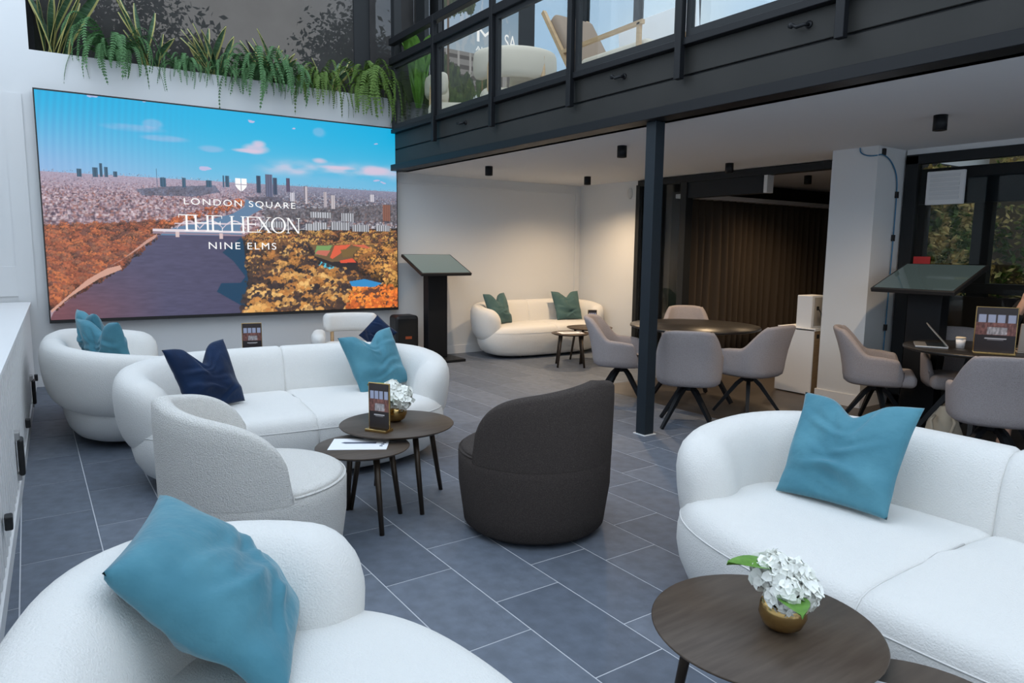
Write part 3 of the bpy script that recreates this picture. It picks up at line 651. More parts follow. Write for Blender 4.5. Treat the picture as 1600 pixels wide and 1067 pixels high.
# ------------------------------------------------------------------ furniture: curved sofas
def sgnpow(c, e): return math.copysign(abs(c)**e, c)
def sofa_parts():
    parts = []
    HW, YF, YBK = 1.00, -.52, .47; cy = (YF+YBK)/2; hb = (YBK-YF)/2; n = 2.75
    prof = [(.62, .030), (.80, .034), (.885, .060), (.945, .105), (.985, .175), (1.0, .24), (.998, .30), (.985, .352), (.955, .392), (.905, .418), (.83, .432), (.7, .440), (.45, .447), (.2, .449)]
    ths = [-PI/2, -PI/2+1e-5, -PI/2+1e-4, -PI/2+6e-4, -PI/2+3e-3]+[(-PI/2+.02)+(PI-.04)*i/46 for i in range(47)]+[PI/2-3e-3, PI/2-6e-4, PI/2-1e-4, PI/2-1e-5, PI/2]
    for sgn in (1, -1):
        V = []; F = []; m = len(ths)
        for sc, z in prof:
            for th in ths:
                x = HW*sgnpow(math.cos(th), 2/n) if abs(math.cos(th)) > 1e-9 else 0.; y = hb*sgnpow(math.sin(th), 2/n)
                s2 = sc if sc > .95 else sc
                gx = x*s2; gv = max(0, 1-gx/.030)**2 if gx < .03 else 0
                k_ = 1-.022*gv if sc > .6 else 1
                V.append((sgn*max(gx, .0005), cy+y*s2*k_, z-(.016*gv if z > .38 else 0)))
        for i in range(len(prof)-1):
            for j in range(m-1):
                f = (i*m+j, i*m+j+1, (i+1)*m+j+1, (i+1)*m+j); F.append(f if sgn > 0 else f[::-1])
        V.append((sgn*.0005, cy, .45)); c = len(V)-1; b = (len(prof)-1)*m
        for j in range(m-1): F.append((b+j, b+j+1, c) if sgn > 0 else (b+j+1, b+j, c))
        F.append(tuple(range(m)))
        parts.append(('seat_cushion', mesh_data('seat_cushion', V, F, M_BOUCLE), True))
    # back roll
    A_, B_ = .955, .44; yc = .04; n2 = 2.5
    T = [(90-i*127/44) for i in range(45)]            # from the middle of the back to the arm end
    def pth(td):
        t = R(td); return Vector((A_*sgnpow(math.cos(t), 2/n2) if abs(math.cos(t)) > 1e-9 else 0, yc+B_*sgnpow(math.sin(t), 2/n2)))
    P = [pth(t) for t in T]; L = [0]
    for i in range(1, len(P)): L.append(L[-1]+(P[i]-P[i-1]).length)
    tot = L[-1]; P2 = []; N = 40
    ss = [0, .004, .010, .018, .028]+[.045+(tot-.045-.16)*i/26 for i in range(27)]+[tot-.16+.16*math.sin(PI/2*i/9) for i in range(1, 10)]
    def at(s):
        for i in range(1, len(L)):
            if L[i] >= s-1e-9: f = (s-L[i-1])/(L[i]-L[i-1]); return P[i-1].lerp(P[i], f)
        return P[-1]
    for sgn in (1, -1):
        V = []; F = []; K = 22; m = len(ss)
        for s in ss:
            p = at(s); d = (at(min(s+.01, tot))-at(max(s-.01, 0))).normalized()
            nr = Vector((d.y, -d.x)); 
            if nr.dot(p-Vector((0, yc-.1))) < 0: nr = -nr      # outward
            f = s/tot; top = .735-.10*max(0, (f-.42)/.58)**1.6; bot = .27-.07*max(0, (f-.5)/.5)
            ht = .112+.022*max(0, (f-.3)/.7)
            cap = 1.0
            if s > tot-.16: q = (s-(tot-.16))/.16; cap = math.sqrt(max(0, 1-q*q))
            gv = max(0, 1-s/.024)**2
            hh = (top-bot)/2*(.30+.70*cap if cap < 1 else 1); zc = (top+bot)/2
            if cap < 1: hh = (top-bot)/2*max(.02, cap)**.75
            w = ht*(cap**.8 if cap < 1 else 1)-.012*gv; hh = hh-.012*gv
            for k_ in range(K):
                a = TAU*k_/K; u_ = sgnpow(math.cos(a), .75); v_ = sgnpow(math.sin(a), .75)
                zz = zc+hh*v_; lean = .05*(zz-.5)/.25
                q2 = p+nr*(w*u_+lean*.6); V.append((sgn*q2.x if s > 0 else 0, q2.y, zz))
        for i in range(m-1):
            for k_ in range(K): F.append((i*K+k_, i*K+(k_+1) % K, (i+1)*K+(k_+1) % K, (i+1)*K+k_))
        F.append(tuple(range(K))); F.append(tuple(range((m-1)*K, m*K)))
        parts.append(('backrest', mesh_data('backrest', V, F, M_BOUCLE), True))
    # piping round the seat front
    pp = []
    for i in range(61):
        th = -PI*1.02+(PI*1.04)*i/60; x = HW*sgnpow(math.cos(th), 2/n); y = hb*sgnpow(math.sin(th), 2/n); pp.append((x*.987, cy+y*.987, .348))
    parts.append(('piping', mesh_data('piping', *tube(pp, .0030, 6), M_PIPE), True))
    pp = [(0, cy-hb*sc*.985, z+.001-.014*(z > .38)) for sc, z in prof[5:]]+[(0, .16, .438)]
    parts.append(('seam', mesh_data('seam', *tube(pp, .0035, 6), M_PIPE), True))
    fb = []
    for lx, ly in ((-.5, -.2), (.5, -.2), (-.5, .15), (.5, .15)): fb.append((lx, ly))
    mb = MB()
    for lx, ly in fb: mb.add(*lathe([(.05, 0), (.05, .04)], 12, lx, ly))
    parts.append(('foot', None, fb))
    for p in parts:
        if p[1]: fixn(p[1])
    return parts
SOFA = sofa_parts(); FOOT = mesh_data('foot', *lathe([(.05, 0), (.05, .045)], 12), M_BLACKP, False)
def sofa(label, x, y, rz, sc=1.0, sy=1.0):
    t = thing('curved_sofa', label, 'sofa', (x, y, 0), rz, 'ivory curved sofas'); t.scale = (sc, sy, 1)
    for nm, me, ex in SOFA:
        if me is None:
            for lx, ly in ex: o = bpy.data.objects.new('foot', FOOT); o.location = (lx, ly, 0); link(o, t)
        else: link(bpy.data.objects.new(nm, me), t)
    return t
sofa('ivory curved sofa in the middle of the lounge under the big screen', 1.44, 4.62, R(-4))
sofa('ivory curved sofa at the right front behind the round walnut table', 2.50, 1.04, R(-92))
sofa('ivory curved sofa in the bottom left corner of the picture', .42, .98, R(88))
sofa('ivory curved sofa seen from behind beside the slatted cabinet', .62, 6.40, R(88), .92)
sofa('ivory curved sofa against the back wall under the balcony', 5.93, 7.89, R(-1), 1.0, .80)

# pillows
PILL = {}
def pillow_mesh(size, thick, chop, seed, m, hgt=None):
    rg = np.random.RandomState(seed); n = 44; hgt = hgt or size
    u = np.linspace(-1, 1, n); Uu, Vv = np.meshgrid(u, u)
    nzz = sum((rg.rand()-.5)*np.sin(rg.uniform(2, 6)*Uu+rg.uniform(2, 6)*Vv+rg.uniform(0, 6)) for _ in range(9))
    pin_u = 1-.055*(1-Vv**2); pin_v = 1-.045*(1-Uu**2)
    top = np.clip((Vv+1)/2, 0, 1)**2.2
    X = size/2*Uu*pin_u; Z = hgt/2*Vv*pin_v; ch = np.exp(-(Uu/.33)**2)*top; Z = Z-chop*ch
    X = X+np.sign(Uu)*.02*chop/.1*np.abs(Uu)**3*top
    T = thick*((1-Uu**2)*(1-Vv**2))**.42
    fold = .016*np.sin(7*Vv+2.0*Uu+rg.uniform(0, 6))*np.exp(-((Vv+.55)/.35)**2)
    crease = 0
    for _ in range(7):
        a_ = rg.uniform(-.45, .45); c0 = rg.uniform(-.85, .5); x0 = rg.uniform(-.7, .7); ln = rg.uniform(.25, .6)
        d_ = Vv-c0-math.tan(a_)*(Uu-x0)-.12*np.sin(3*Uu+_); crease = crease+rg.uniform(.006, .013)*(np.exp(-(d_/.075)**2)-.7*np.exp(-((d_-.13)/.085)**2))*np.exp(-((Uu-x0)/ln)**2)
    if chop: crease = crease-.02*np.exp(-((np.abs(Uu)-.10-.35*(Vv-.2))/.11)**2)*np.clip(Vv+.1, 0, 1)
    V = []; F = []
    for s in (1, -1):
        Y = -s*(T*(1-.35*ch*chop/.1)+(.008*nzz+fold+crease)*np.minimum(1, T/thick*1.3))
        V += list(zip(X.ravel(), Y.ravel(), (Z+hgt/2).ravel()))
    N = n*n
    for i in range(n-1):
        for j in range(n-1):
            a = i*n+j; F.append((a, a+1, a+n+1, a+n)); F.append((N+a, N+a+n, N+a+n+1, N+a+1))
    me = mesh_data('pillow', V, F, m)
    bm = bmesh.new(); bm.from_mesh(me); bmesh.ops.remove_doubles(bm, verts=bm.verts, dist=1e-4); bmesh.ops.recalc_face_normals(bm, faces=bm.faces); bm.to_mesh(me); bm.free()
    me.polygons.foreach_set('use_smooth', [True]*len(me.polygons)); return me
def pillow(label, loc, yaw, tilt, roll, size, m, chop=.09, thick=.085, seed=0, hgt=None, group='velvet scatter cushions'):
    o = bpy.data.objects.new('throw_pillow', pillow_mesh(size, thick, chop, seed, m, hgt))
    mx = Matrix.Translation(loc) @ Matrix.Rotation(yaw, 4, 'Z') @ Matrix.Rotation(-tilt, 4, 'X') @ Matrix.Rotation(roll, 4, 'Y')
    o.matrix_world = mx; link(o); tag(o, label, 'pillow', group); return o
def pillow_at(label, BL, BR, TL, TR, m, chop=.09, thick=.085, seed=0, group='velvet scatter cushions'):
    BL, BR, TL, TR = map(Vector, (BL, BR, TL, TR)); e1 = ((BR-BL)+(TR-TL))/2; e2 = ((TL-BL)+(TR-BR))/2; c = (BL+BR)/2
    ex = e1.normalized(); ez = (e2-ex*e2.dot(ex)).normalized(); ey = ez.cross(ex)
    o = bpy.data.objects.new('throw_pillow', pillow_mesh(e1.length, thick, chop, seed, m, e2.length))
    o.matrix_world = Matrix.Translation(c) @ Matrix((ex, ey, ez)).transposed().to_4x4(); link(o); return tag(o, label, 'pillow', group)
# (yaw 0 = the pillow faces -Y)
pillow_at('navy blue cushion with two pointed ears on the middle sofa', (.75, 4.43, .45), (1.105, 4.652, .453), (.62, 4.56, .83), (.982, 4.792, .852), M_NAVY, .13, .08, seed=1)
pillow('light teal cushion at the right end of the middle sofa', (2.08, 4.62, .445), R(12), R(26), R(-6), .44, M_TEAL, .085, seed=2)
pillow_at('large teal cushion leaning on the right front sofa', (2.55, 1.74, .455), (2.60, 1.26, .455), (2.82, 1.76, .83), (2.80, 1.31, .87), M_TEAL, .075, .075, seed=3)
pillow_at('big teal cushion lying on the back of the bottom left sofa', (.412, 1.464, .455), (.582, 1.913, .455), (.084, 1.591, .785), (.254, 2.041, .78), M_TEAL, .0, .10, seed=4)
pillow('front teal cushion of the pair on the sofa by the slatted cabinet', (.50, 5.98, .46), R(118), R(16), R(0), .46, M_TEAL, .10, seed=5)
pillow('rear teal cushion of the pair on the sofa by the slatted cabinet', (.42, 6.28, .48), R(100), R(10), R(0), .47, M_TEAL, .09, seed=6)
pillow('teal cushion at the left end of the sofa by the back wall', (5.30, 7.92, .445), R(20), R(22), R(0), .44, M_TEAL_WARM, .11, seed=7)
pillow('teal cushion at the right end of the sofa by the back wall', (6.48, 7.92, .445), R(-5), R(22), R(0), .44, M_TEAL_WARM, .09, seed=8)

# barrel swivel chairs
def barrel_parts(m, top=.785):
    Rz = lambda z: .355+.03*min(1, z/.25)+.020*max(0, z-.25)
    drum = mesh_data('body', *lathe([(.30, .018), (.335, .022), (.358, .045), (Rz(.12)-.002, .12), (Rz(.25), .25), (Rz(.36), .36), (Rz(.405), .405), (.375, .425), (.36, .425)], 56), m)
    seat = mesh_data('seat_cushion', *lathe([(.374, .420), (.372, .434), (.355, .444), (.25, .456), (.1, .460), (0, .460)], 56), m)
    V = []; F = []; NP = 64; PM = 99; sec = []
    for i in range(NP+1):
        ph = -PM+2*PM*i/NP; ab = abs(ph); h0 = top-.0011*ab
        if ab > 48: q = min(1, (ab-48)/(PM-48)); h = .425+(h0-.425)*max(0, 1-q**2.9)**(1/2.6)
        else: h = h0
        h = max(h, .432); a = R(ph+90); tk = .085-.02*ab/PM; ro = lambda z: Rz(z)+.001
        pr = [(ro(.40), .40)]; hh = h-.40
        for f in (.25, .5, .75): pr.append((ro(.4+hh*f), .40+hh*f))
        rd = min(.04, hh*.5)
        for k_ in range(1, 8):
            b = PI*k_/8; pr.append((ro(h)-tk/2+tk/2*math.cos(b), h-rd+rd*math.sin(b)))
        for f in (.75, .5, .25, 0): pr.append((ro(.42)-tk-.012*(1-f), .40+hh*f*.95))
        sec.append(len(pr))
        for r_, z in pr: V.append((r_*math.cos(a), r_*math.sin(a), z))
    K = sec[0]
    for i in range(NP):
        for k_ in range(K-1): F.append((i*K+k_, (i+1)*K+k_, (i+1)*K+k_+1, i*K+k_+1))
    F.append(tuple(range(K))); F.append(tuple(range(NP*K, NP*K+K)))
    back = mesh_data('backrest', V, F, m)
    pp = [(Rz(.42)*math.cos(t)*.985, Rz(.42)*math.sin(t)*.985, .421) for t in [R(-90-80+160*i/30) for i in range(31)]]
    pipe = mesh_data('piping', *tube(pp, .004, 5), m)
    ring = mesh_data('swivel_base', *lathe([(.27, 0), (.29, .004), (.29, .014), (.25, .02)], 40), M_SILVER)
    return [('body', fixn(drum)), ('seat_cushion', fixn(seat)), ('backrest', fixn(back)), ('piping', fixn(pipe)), ('swivel_base', fixn(ring))]
def barrel(label, x, y, rz, m, top=.745, sc=1.):
    t = thing('swivel_armchair', label, 'armchair', (x, y, 0), rz, 'round swivel armchairs'); t.scale = (sc, sc, 1)
    for nm, me in barrel_parts(m, top): link(bpy.data.objects.new(nm, me), t)
barrel('dark brown round swivel armchair in the centre of the floor', 2.15, 2.90, R(103)+PI/2, M_BROWN, .825, 1.04)
barrel('pale oatmeal boucle swivel armchair left of the walnut tables', .79, 3.18, R(-2)+PI/2, M_BOUCLE2, .825, 1.03)

# far lounge chair with floating back
t = thing('lounge_chair', 'small white armchair with a floating back below the big screen', 'armchair', (2.84, 7.20, 0), R(-20))
def rounded_slab(w, d, h, r, n=3, seg=5):
    me = box_me('slab', (-w/2, -d/2, -h/2), (w/2, d/2, h/2), M_BOUCLE, r, seg); return me
def slab(name, parent, w, d, h, r, loc, rot=(0, 0, 0), m=None):
    me = rounded_slab(w, d, h, r); me.polygons.foreach_set('use_smooth', [True]*len(me.polygons))
    if m: me.materials.clear(); me.materials.append(m)
    o = bpy.data.objects.new(name, me); o.location = loc; o.rotation_euler = rot; return link(o, parent)
slab('seat_cushion', t, .66, .64, .26, .11, (0, 0, .29))
V, F = [], []
def roll(path, hw, hh, K=14, cap=5):
    V = []; F = []; n = len(path); L = [0]
    for i in range(1, n): L.append(L[-1]+(Vector(path[i])-Vector(path[i-1])).length)
    tot = L[-1]; c = min(hw, tot*.3)
    for i, p in enumerate(path):
        p = Vector(p); d = (Vector(path[min(i+1, n-1)])-Vector(path[max(i-1, 0)])).normalized(); nr = Vector((d.y, -d.x, 0)).normalized()
        e = min(L[i], tot-L[i]); f = 1 if e >= c else math.sqrt(max(.01, 1-(1-e/c)**2))
        for k_ in range(K): a = TAU*k_/K; V.append(p+nr*hw*f*sgnpow(math.cos(a), .7)+Vector((0, 0, hh*f**.6*sgnpow(math.sin(a), .7))))
    for i in range(n-1):
        for k_ in range(K): F.append((i*K+k_, i*K+(k_+1) % K, (i+1)*K+(k_+1) % K, (i+1)*K+k_))
    F.append(tuple(range(K))); F.append(tuple(range((n-1)*K, n*K))); return V, F
def arcpath(r, a0, a1, n, cx=0, cy=0, z=0, endpack=True):
    out = []
    for i in range(n+1):
        f = i/n; f = f-.12*math.sin(TAU*f)/TAU*3 if endpack else f; a = R(a0+(a1-a0)*f); out.append((cx+r*math.cos(a), cy+r*math.sin(a), z))
    return out
mob('backrest', *roll(arcpath(.40, 135, 45, 22, 0, -.02, .62), .06, .105), M_BOUCLE, t)
for s in (1, -1):
    mob('armrest', *roll([(s*(.33+.02*math.sin(i/14*PI)), -.30+.60*i/14, .47) for i in range(15)], .07, .085), M_BOUCLE, t)
    for fy in (-.22, .24): mob('leg', *tube([(s*.22, fy, .18), (s*.24, fy*1.1, 0)], [.022, .016], 10), M_OAK, t)
    mob('back_post', *tube([(s*.2, .29, .28), (s*.2, .335, .66)], .02, 8), M_OAK, t)
pillow('navy cushion on the small white armchair below the big screen', (2.98, 7.06, .42), R(-35), R(20), R(40), .30, M_NAVY, .0, .07, seed=9)

# dining chairs
def dining_parts():
    V = []; F = []; NP = 72; PM = 128
    def foot(ph, r):      # footprint, squarish
        a = R(ph); n = 2.9; return Vector((r*sgnpow(math.sin(a), 2/n), r*sgnpow(math.cos(a), 2/n)))
    def sm(a, b, x): t_ = max(0, min(1, (x-a)/(b-a))); return t_*t_*(3-2*t_)
    K = None
    for i in range(NP+1):
        ph = -PM+2*PM*i/NP; ab = abs(ph)
        h = .835-.215*sm(36, 82, ab)-.012*(ab/40)**2*(ab < 40)-.02*sm(80, 112, ab)
        endf = sm(108, PM, ab); h = h-endf**2*.10
        ro = .262; back = 1-sm(30, 90, ab)
        tk = .058-.012*sm(60, 128, ab)
        def P_(z, off=0.):
            f = max(0, (z-.37))/.45; r_ = ro+.028*f*(1-.2*back)+off; p = foot(ph, r_); y = p.y*(.98 if p.y < 0 else 1.0)
            y += back*(.085*f-.02*math.sin(f*PI)); x = p.x*(1-.10*back*f**2); return (x, y, z)
        pr = [P_(.372, -.075), P_(.365, -.03), P_(.385, -.006), P_(.43), P_(.50)]
        for f in (.33, .66): pr.append(P_(.50+(h-.03-.50)*f))
        rd = .03
        for k_ in range(0, 7): b = PI*k_/6; q = P_(h-rd+rd*math.sin(b), -tk/2+tk/2*math.cos(b)); pr.append(q)
        for f in (.66, .33, 0): pr.append(P_(.44+(h-.03-.44)*f, -tk-.006))
        K = len(pr); V += pr
    for i in range(NP):
        for k_ in range(K-1): F.append((i*K+k_, (i+1)*K+k_, (i+1)*K+k_+1, i*K+k_+1))
    F.append(tuple(range(K))); F.append(tuple(range(NP*K, NP*K+K)))
    shell = fixn(mesh_data('shell', V, F, M_GREYF))
    seat = box_me('seat_cushion', (-.225, -.285, .365), (.225, .20, .475), M_GREYF, .045, 4); seat.polygons.foreach_set('use_smooth', [True]*len(seat.polygons))
    leg = fixn(mesh_data('leg', *tube([(.02, 0, .345), (.10, 0, .27), (.295, 0, .006)], [.023, .025, .017], 4, True, True), M_BLACK, False))
    hub = fixn(mesh_data('hub', *lathe([(.045, .30), (.05, .31), (.05, .366), (.03, .37)], 20), M_BLACK))
    return shell, seat, leg, hub
DC = dining_parts()
def dining_chair(label, x, y, face, leg0=45):
    t = thing('dining_chair', label, 'chair', (x, y, 0), face+PI/2, 'taupe swivel dining chairs')
    for nm, me in zip(('shell', 'seat_cushion', 'hub'), (DC[0], DC[1], DC[3])): link(bpy.data.objects.new(nm, me), t)
    for k_ in range(4): o = bpy.data.objects.new('leg', DC[2]); o.rotation_euler = (0, 0, R(leg0+90*k_)); link(o, t)
T1 = (5.33, 4.60)
fc = lambda x, y, T: math.atan2(T[1]-y, T[0]-x)
dining_chair('taupe dining chair with its back to us right of the steel column', 4.50, 3.92, fc(4.5, 3.92, T1), 50)
dining_chair('taupe dining chair left of the steel column, turned toward us', 4.66, 4.90, R(-52), 60)
dining_chair('taupe dining chair at the right side of the black round table', 5.30, 3.92, R(92), 35)
dining_chair('taupe dining chair on the far side of the black round table', 6.02, 5.30, fc(6.02, 5.3, T1))
T2 = (5.98, 2.35)
dining_chair('taupe dining chair in front of the white pillar facing right', 5.90, 3.08, R(-60), 20)
dining_chair('taupe dining chair at the right edge with its back to us', 5.20, 1.93, R(32), 30)
dining_chair('taupe dining chair on the far side of the laptop table', 6.30, 2.62, R(212), 30)
dining_chair('taupe dining chair under the person at the right edge', 6.56, 2.10, R(188), 20)
def dining_table(label, x, y, r):
    t = thing('dining_table', label, 'table', (x, y, 0))
    mob('tabletop', *lathe([(0, .712), (r-.03, .712), (r, .722), (r, .735), (r-.004, .74), (0, .74)], 72), mat('black_top', (.016, .014, .013), .35), t)
    mob('hub', *lathe([(.06, .45), (.06, .712)], 20), M_BLACK, t)
    for k_ in range(4):
        a = R(20+90*k_); mob('leg', *tube([(.05*math.cos(a), .05*math.sin(a), .70), (.09*math.cos(a), .09*math.sin(a), .5), (.40*math.cos(a), .40*math.sin(a), .012)], [.030, .03, .022], 4, True, True), M_BLACK, t, smooth=False)
dining_table('round black dining table behind the steel column', T1[0], T1[1], .62)
dining_table('round black table carrying laptops at the right edge', T2[0], T2[1], .52)

# coffee tables
def coffee_table(label, x, y, z, r, lr, a0):
    t = thing('coffee_table', label, 'table', (x, y, 0), 0, 'round walnut coffee tables')
    mob('tabletop', *lathe([(0, z-.022), (r-.035, z-.022), (r-.004, z-.008), (r, z-.003), (r-.003, z), (0, z)], 72), M_WOODTOP, t)
    for k_ in range(4):
        a = R(a0+90*k_); mob('leg', *tube([(lr*.74*math.cos(a), lr*.74*math.sin(a), z-.02), (lr*math.cos(a), lr*math.sin(a), 0)], [.017, .0125], 12), M_BRONZE, t)
coffee_table('larger round walnut table in front of the middle sofa', 1.69, 3.61, .455, .325, .29, 0-90+2)
coffee_table('smaller round walnut table tucked beside the oatmeal armchair', 1.39, 3.39, .42, .245, .215, 2)
coffee_table('large round walnut table in the right foreground with white flowers', 1.575, 1.07, .455, .300, .26, 20)
coffee_table('small round walnut table cut off at the bottom right corner', 1.585, .66, .42, .245, .215, 30)
coffee_table('small round walnut table by the sofa at the back wall', 5.58, 6.80, .42, .245, .235, 10)
coffee_table('larger round walnut table behind the taupe chair by the back sofa', 6.02, 6.95, .455, .30, .27, 25)
coffee_table('round dark table half hidden behind the middle sofa', 1.78, 6.85, .455, .31, .26, 10)

# sign holders
def card_picture(U, V):
    A = lambda *c: np.array(c, float)/255.; img = np.zeros(U.shape+(3,)); img[...] = A(52, 44, 44)
    m = V < .16; img[m] = A(58, 50, 50)
    m = (V >= .16) & (V < .46) & (U > .04) & (U < .96); img[m] = A(176, 182, 206)
    m = m & (np.sin(U*26+1) > .72); img[m] = A(66, 52, 52)
    n = vnoise(U, V, 14, 4); m = (V >= .34) & (V < .62); img[m] = (A(126, 84, 78)*(.5+n[..., None]))[m]
    m = (V > .44) & (V < .60) & (U > .28) & (U < .78); img[m] = (A(190, 182, 184)*(.45+.9*n[..., None]))[m]
    m = (V > .62); img[m] = A(44, 38, 40); m = (np.abs(V-.69) < .011) & (U > .25) & (U < .78); img[m] = A(206, 202, 204)
    m = (np.abs(V-.72) < .006) & (U > .32) & (U < .70); img[m] = A(150, 146, 148)
    return img
CARD = None
def sign(label, x, y, z, rz, w=.105, h=.205):
    global CARD
    t = thing('sign_holder', label, 'sign', (x, y, z), rz, 'gold framed table cards')
    box('base', (-w/2-.004, -.045, 0), (w/2+.004, .03, .016), M_GOLD, t, .004)
    box('frame', (-w/2-.004, -.004, .006), (w/2+.004, .004, h+.012), M_GOLD, t, .0015, 1)
    if CARD is None: CARD = picgrid('printed_card', 44, 80, card_picture, M_PRINT, ((-.5, 0), (.5, 1)), t, -.0052).data; o = bpy.data.objects['printed_card']
    else: o = bpy.data.objects.new('printed_card', CARD); link(o, t)
    o.scale = (w-.004, 1, h-.006); o.location = (0, 0, .013)
sign('gold framed card standing on the larger table by the middle sofa', 1.535, 3.50, .455, R(-58), .13, .255)
sign('framed card on the dark table behind the middle sofa', 1.70, 6.80, .455, R(-14), .17, .27)
sign('gold framed card standing on the laptop table at the right', 5.72, 2.16, .74, R(-62), .25, .33)
sign('dark card on the table by the sofa at the back wall', 6.00, 6.88, .455, R(-30), .11, .22)

# leaflets
def leaflet(label, x, y, z, rz, w=.30, d=.21):
    t = thing('leaflet', label, 'leaflet', (x, y, z), rz, 'white printed leaflets')
    box('sheet', (-w/2, -d/2, 0), (w/2, d/2, .0022), M_PAPER, t)
    mob('printed_bar', *prism([(-.10, .022), (-.075, .005), (.085, .002), (.085, .034), (-.085, .036)], .0022, .0028), M_INK, t, smooth=False)
    for q in range(3): box('printed_mark', (.108+.006*q, -.05+.03*q, .0022), (.124+.006*q, -.032+.03*q, .0027), M_INK, t)
leaflet('white leaflet with a grey bar on the smaller table by the oatmeal chair', 1.385, 3.42, .4202, R(-30))
leaflet('white leaflet on the small table at the bottom right corner', 1.575, .685, .4202, R(-62))
leaflet('white leaflet on the small table by the back wall sofa', 5.58, 6.80, .4202, R(-20))

# flowers in gold bowls
def petal_ball(r, n, seed, ps):
    rg = random.Random(seed); V = []; F = []
    for i in range(n):
        zz = 1-2*(i+.5)/n; a = i*2.39996; rr = math.sqrt(max(0, 1-zz*zz)); d = Vector((rr*math.cos(a), rr*math.sin(a), zz))
        c = d*r*rg.uniform(.82, 1.06); up = Vector((rg.gauss(0, 1), rg.gauss(0, 1), rg.gauss(0, 1))); t1 = d.cross(up).normalized(); t2 = d.cross(t1)
        nn = (d+.36*Vector((rg.gauss(0, 1), rg.gauss(0, 1), rg.gauss(0, 1)))).normalized(); t1 = nn.cross(t2).normalized(); t2 = nn.cross(t1)
        s = ps*rg.uniform(.7, 1.2); b = len(V); V.append(c-nn*s*.25)
        for k_ in range(6): q = TAU*k_/6; V.append(c+s*(math.cos(q)*t1+math.sin(q)*t2)*(1 if k_ % 2 else .82)+nn*s*.16*rg.uniform(-.3, 1))
        for k_ in range(6): F.append((b, b+1+k_, b+1+(k_+1) % 6))
    return V, F
def flowers(label, x, y, z, rz, s=1.):
    t = thing('flower_bowl', label, 'flowers', (x, y, z), rz, 'gold bowls of white flowers')
    mob('bowl', *lathe([(0, 0), (.030*s, .0), (.052*s, .016*s), (.063*s, .042*s), (.060*s, .070*s), (.055*s, .082*s), (.051*s, .082*s), (.055*s, .06*s), (.05*s, .03*s), (0, .02*s)], 40), M_GOLD, t)
    for i, (dx, dy, dz, r_) in enumerate(((-.032, -.01, .118, .052), (.036, -.012, .128, .056), (.0, .03, .15, .055), (.01, -.045, .112, .045))):
        o = mob('bloom', *petal_ball(r_*s, 130, 10+i, .018*s), M_PETAL, t, loc=(dx*s, dy*s, dz*s), recalc=False)
    V = []; F = []; n = 8
    for i in range(n+1):
        f = i/n; w = .046*math.sin(PI*min(1, f*.93+.05))**.8*(1-.3*f)
        for q in (-1, 0, 1): V.append((q*w*s, f*.125*s, (.012*abs(q)-.03*f*f)*s))
    for i in range(n):
        for k_ in range(2): F.append((i*3+k_, i*3+k_+1, i*3+4+k_, i*3+3+k_))
    for a, zz in ((R(118), .165), (R(205), .10)): mob('leaf', V, F, M_LEAFG, t, loc=(.03*math.cos(a)*s, .03*math.sin(a)*s, zz*s), rot=(R(18), 0, a-PI/2), recalc=False)
flowers('white flowers in a gold bowl on the right foreground table', 1.60, 1.035, .455, R(25), .98)
flowers('white flowers in a gold bowl on the table by the middle sofa', 1.70, 3.66, .455, R(10), 1.12)

# ------------------------------------------------------------------ kiosks, speaker, cabinet, details
M_SCREENK1 = mat('kiosk_display_lit', (.02, .03, .03), .06, spec=.9, emit=((.34, .42, .38), .36))
def kiosk(label, x, y, rz, w, tilt, sm=None):
    t = thing('touch_kiosk', label, 'kiosk', (x, y, 0), rz, 'black touch screen kiosks')
    box('base_plate', (-.28, -.30, 0), (.28, .20, .035), M_BLACK, t, .004)
    box('pedestal', (-.14, -.06, .035), (.14, .08, 1.16), M_BLACK, t, .006)
    sc_ = box('screen_housing', (-w/2, -.31, -.02), (w/2, .31, .018), M_BLACKP, t, .006, 2, loc=(0, -.02, 1.245), rot=(tilt, 0, 0))
    box('display', (-w/2+.02, -.29, .0182), (w/2-.02, .29, .020), sm or M_SCREENK, sc_)
kiosk('black touch screen kiosk between the big screen and the back sofa', 4.34, 8.06, R(0), .72, R(22), M_SCREENK1)
kiosk('black touch screen kiosk beside the white pillar', 6.37, 2.94, R(-90), .68, R(20))
sp = thing('loudspeaker', 'black portable loudspeaker standing on the floor beside the kiosk', 'speaker', (3.96, 8.22, 0), R(-5))
box('cabinet', (-.155, -.14, 0), (.155, .14, .60), M_BLACKP, sp, .045, 4)
box('grille', (-.13, -.147, .03), (.13, -.135, .56), mat('grille', (.006, .006, .006), .9, bump=(400, .8, .002)), sp, .003)
box('badge', (-.035, -.150, .30), (.05, -.146, .335), mat('orange_badge', (.30, .06, .015), .5), sp)

cb = thing('white_pedestal_cabinet', 'white pedestal cabinet with a plywood side left of the pillar', 'cabinet', (6.50, 4.06, 0))
box('body', (0.012, .0, .01), (.34, .42, .665), M_BIRCH, cb); box('front_panel', (0, 0, .012), (.012, .42, .68), M_WHITE2, cb, .002, 1); box('top_panel', (0, -.01, .665), (.36, .42, .69), M_WHITE2, cb, .002, 1)
box('socket', (.05, -.004, .59), (.09, .001, .63), M_BLACKP, cb)
bx2 = thing('white_speaker_box', 'upright white box standing on the pedestal cabinet', 'box', (6.53, 4.12, .69))
box('body', (0, 0, 0), (.24, .17, .33), M_WHITE2, bx2, .004, 1); box('rear_plate', (.04, -.004, .02), (.22, .0, .31), M_SILVER, bx2); mob('cable', *tube([(.10, -.006, .2), (.12, -.03, .15), (.16, -.02, .05), (.2, .0, .005)], .006, 6), M_BLACKP, bx2); box('socket', (.08, -.01, .18), (.11, -.004, .22), M_BLACKP, bx2)

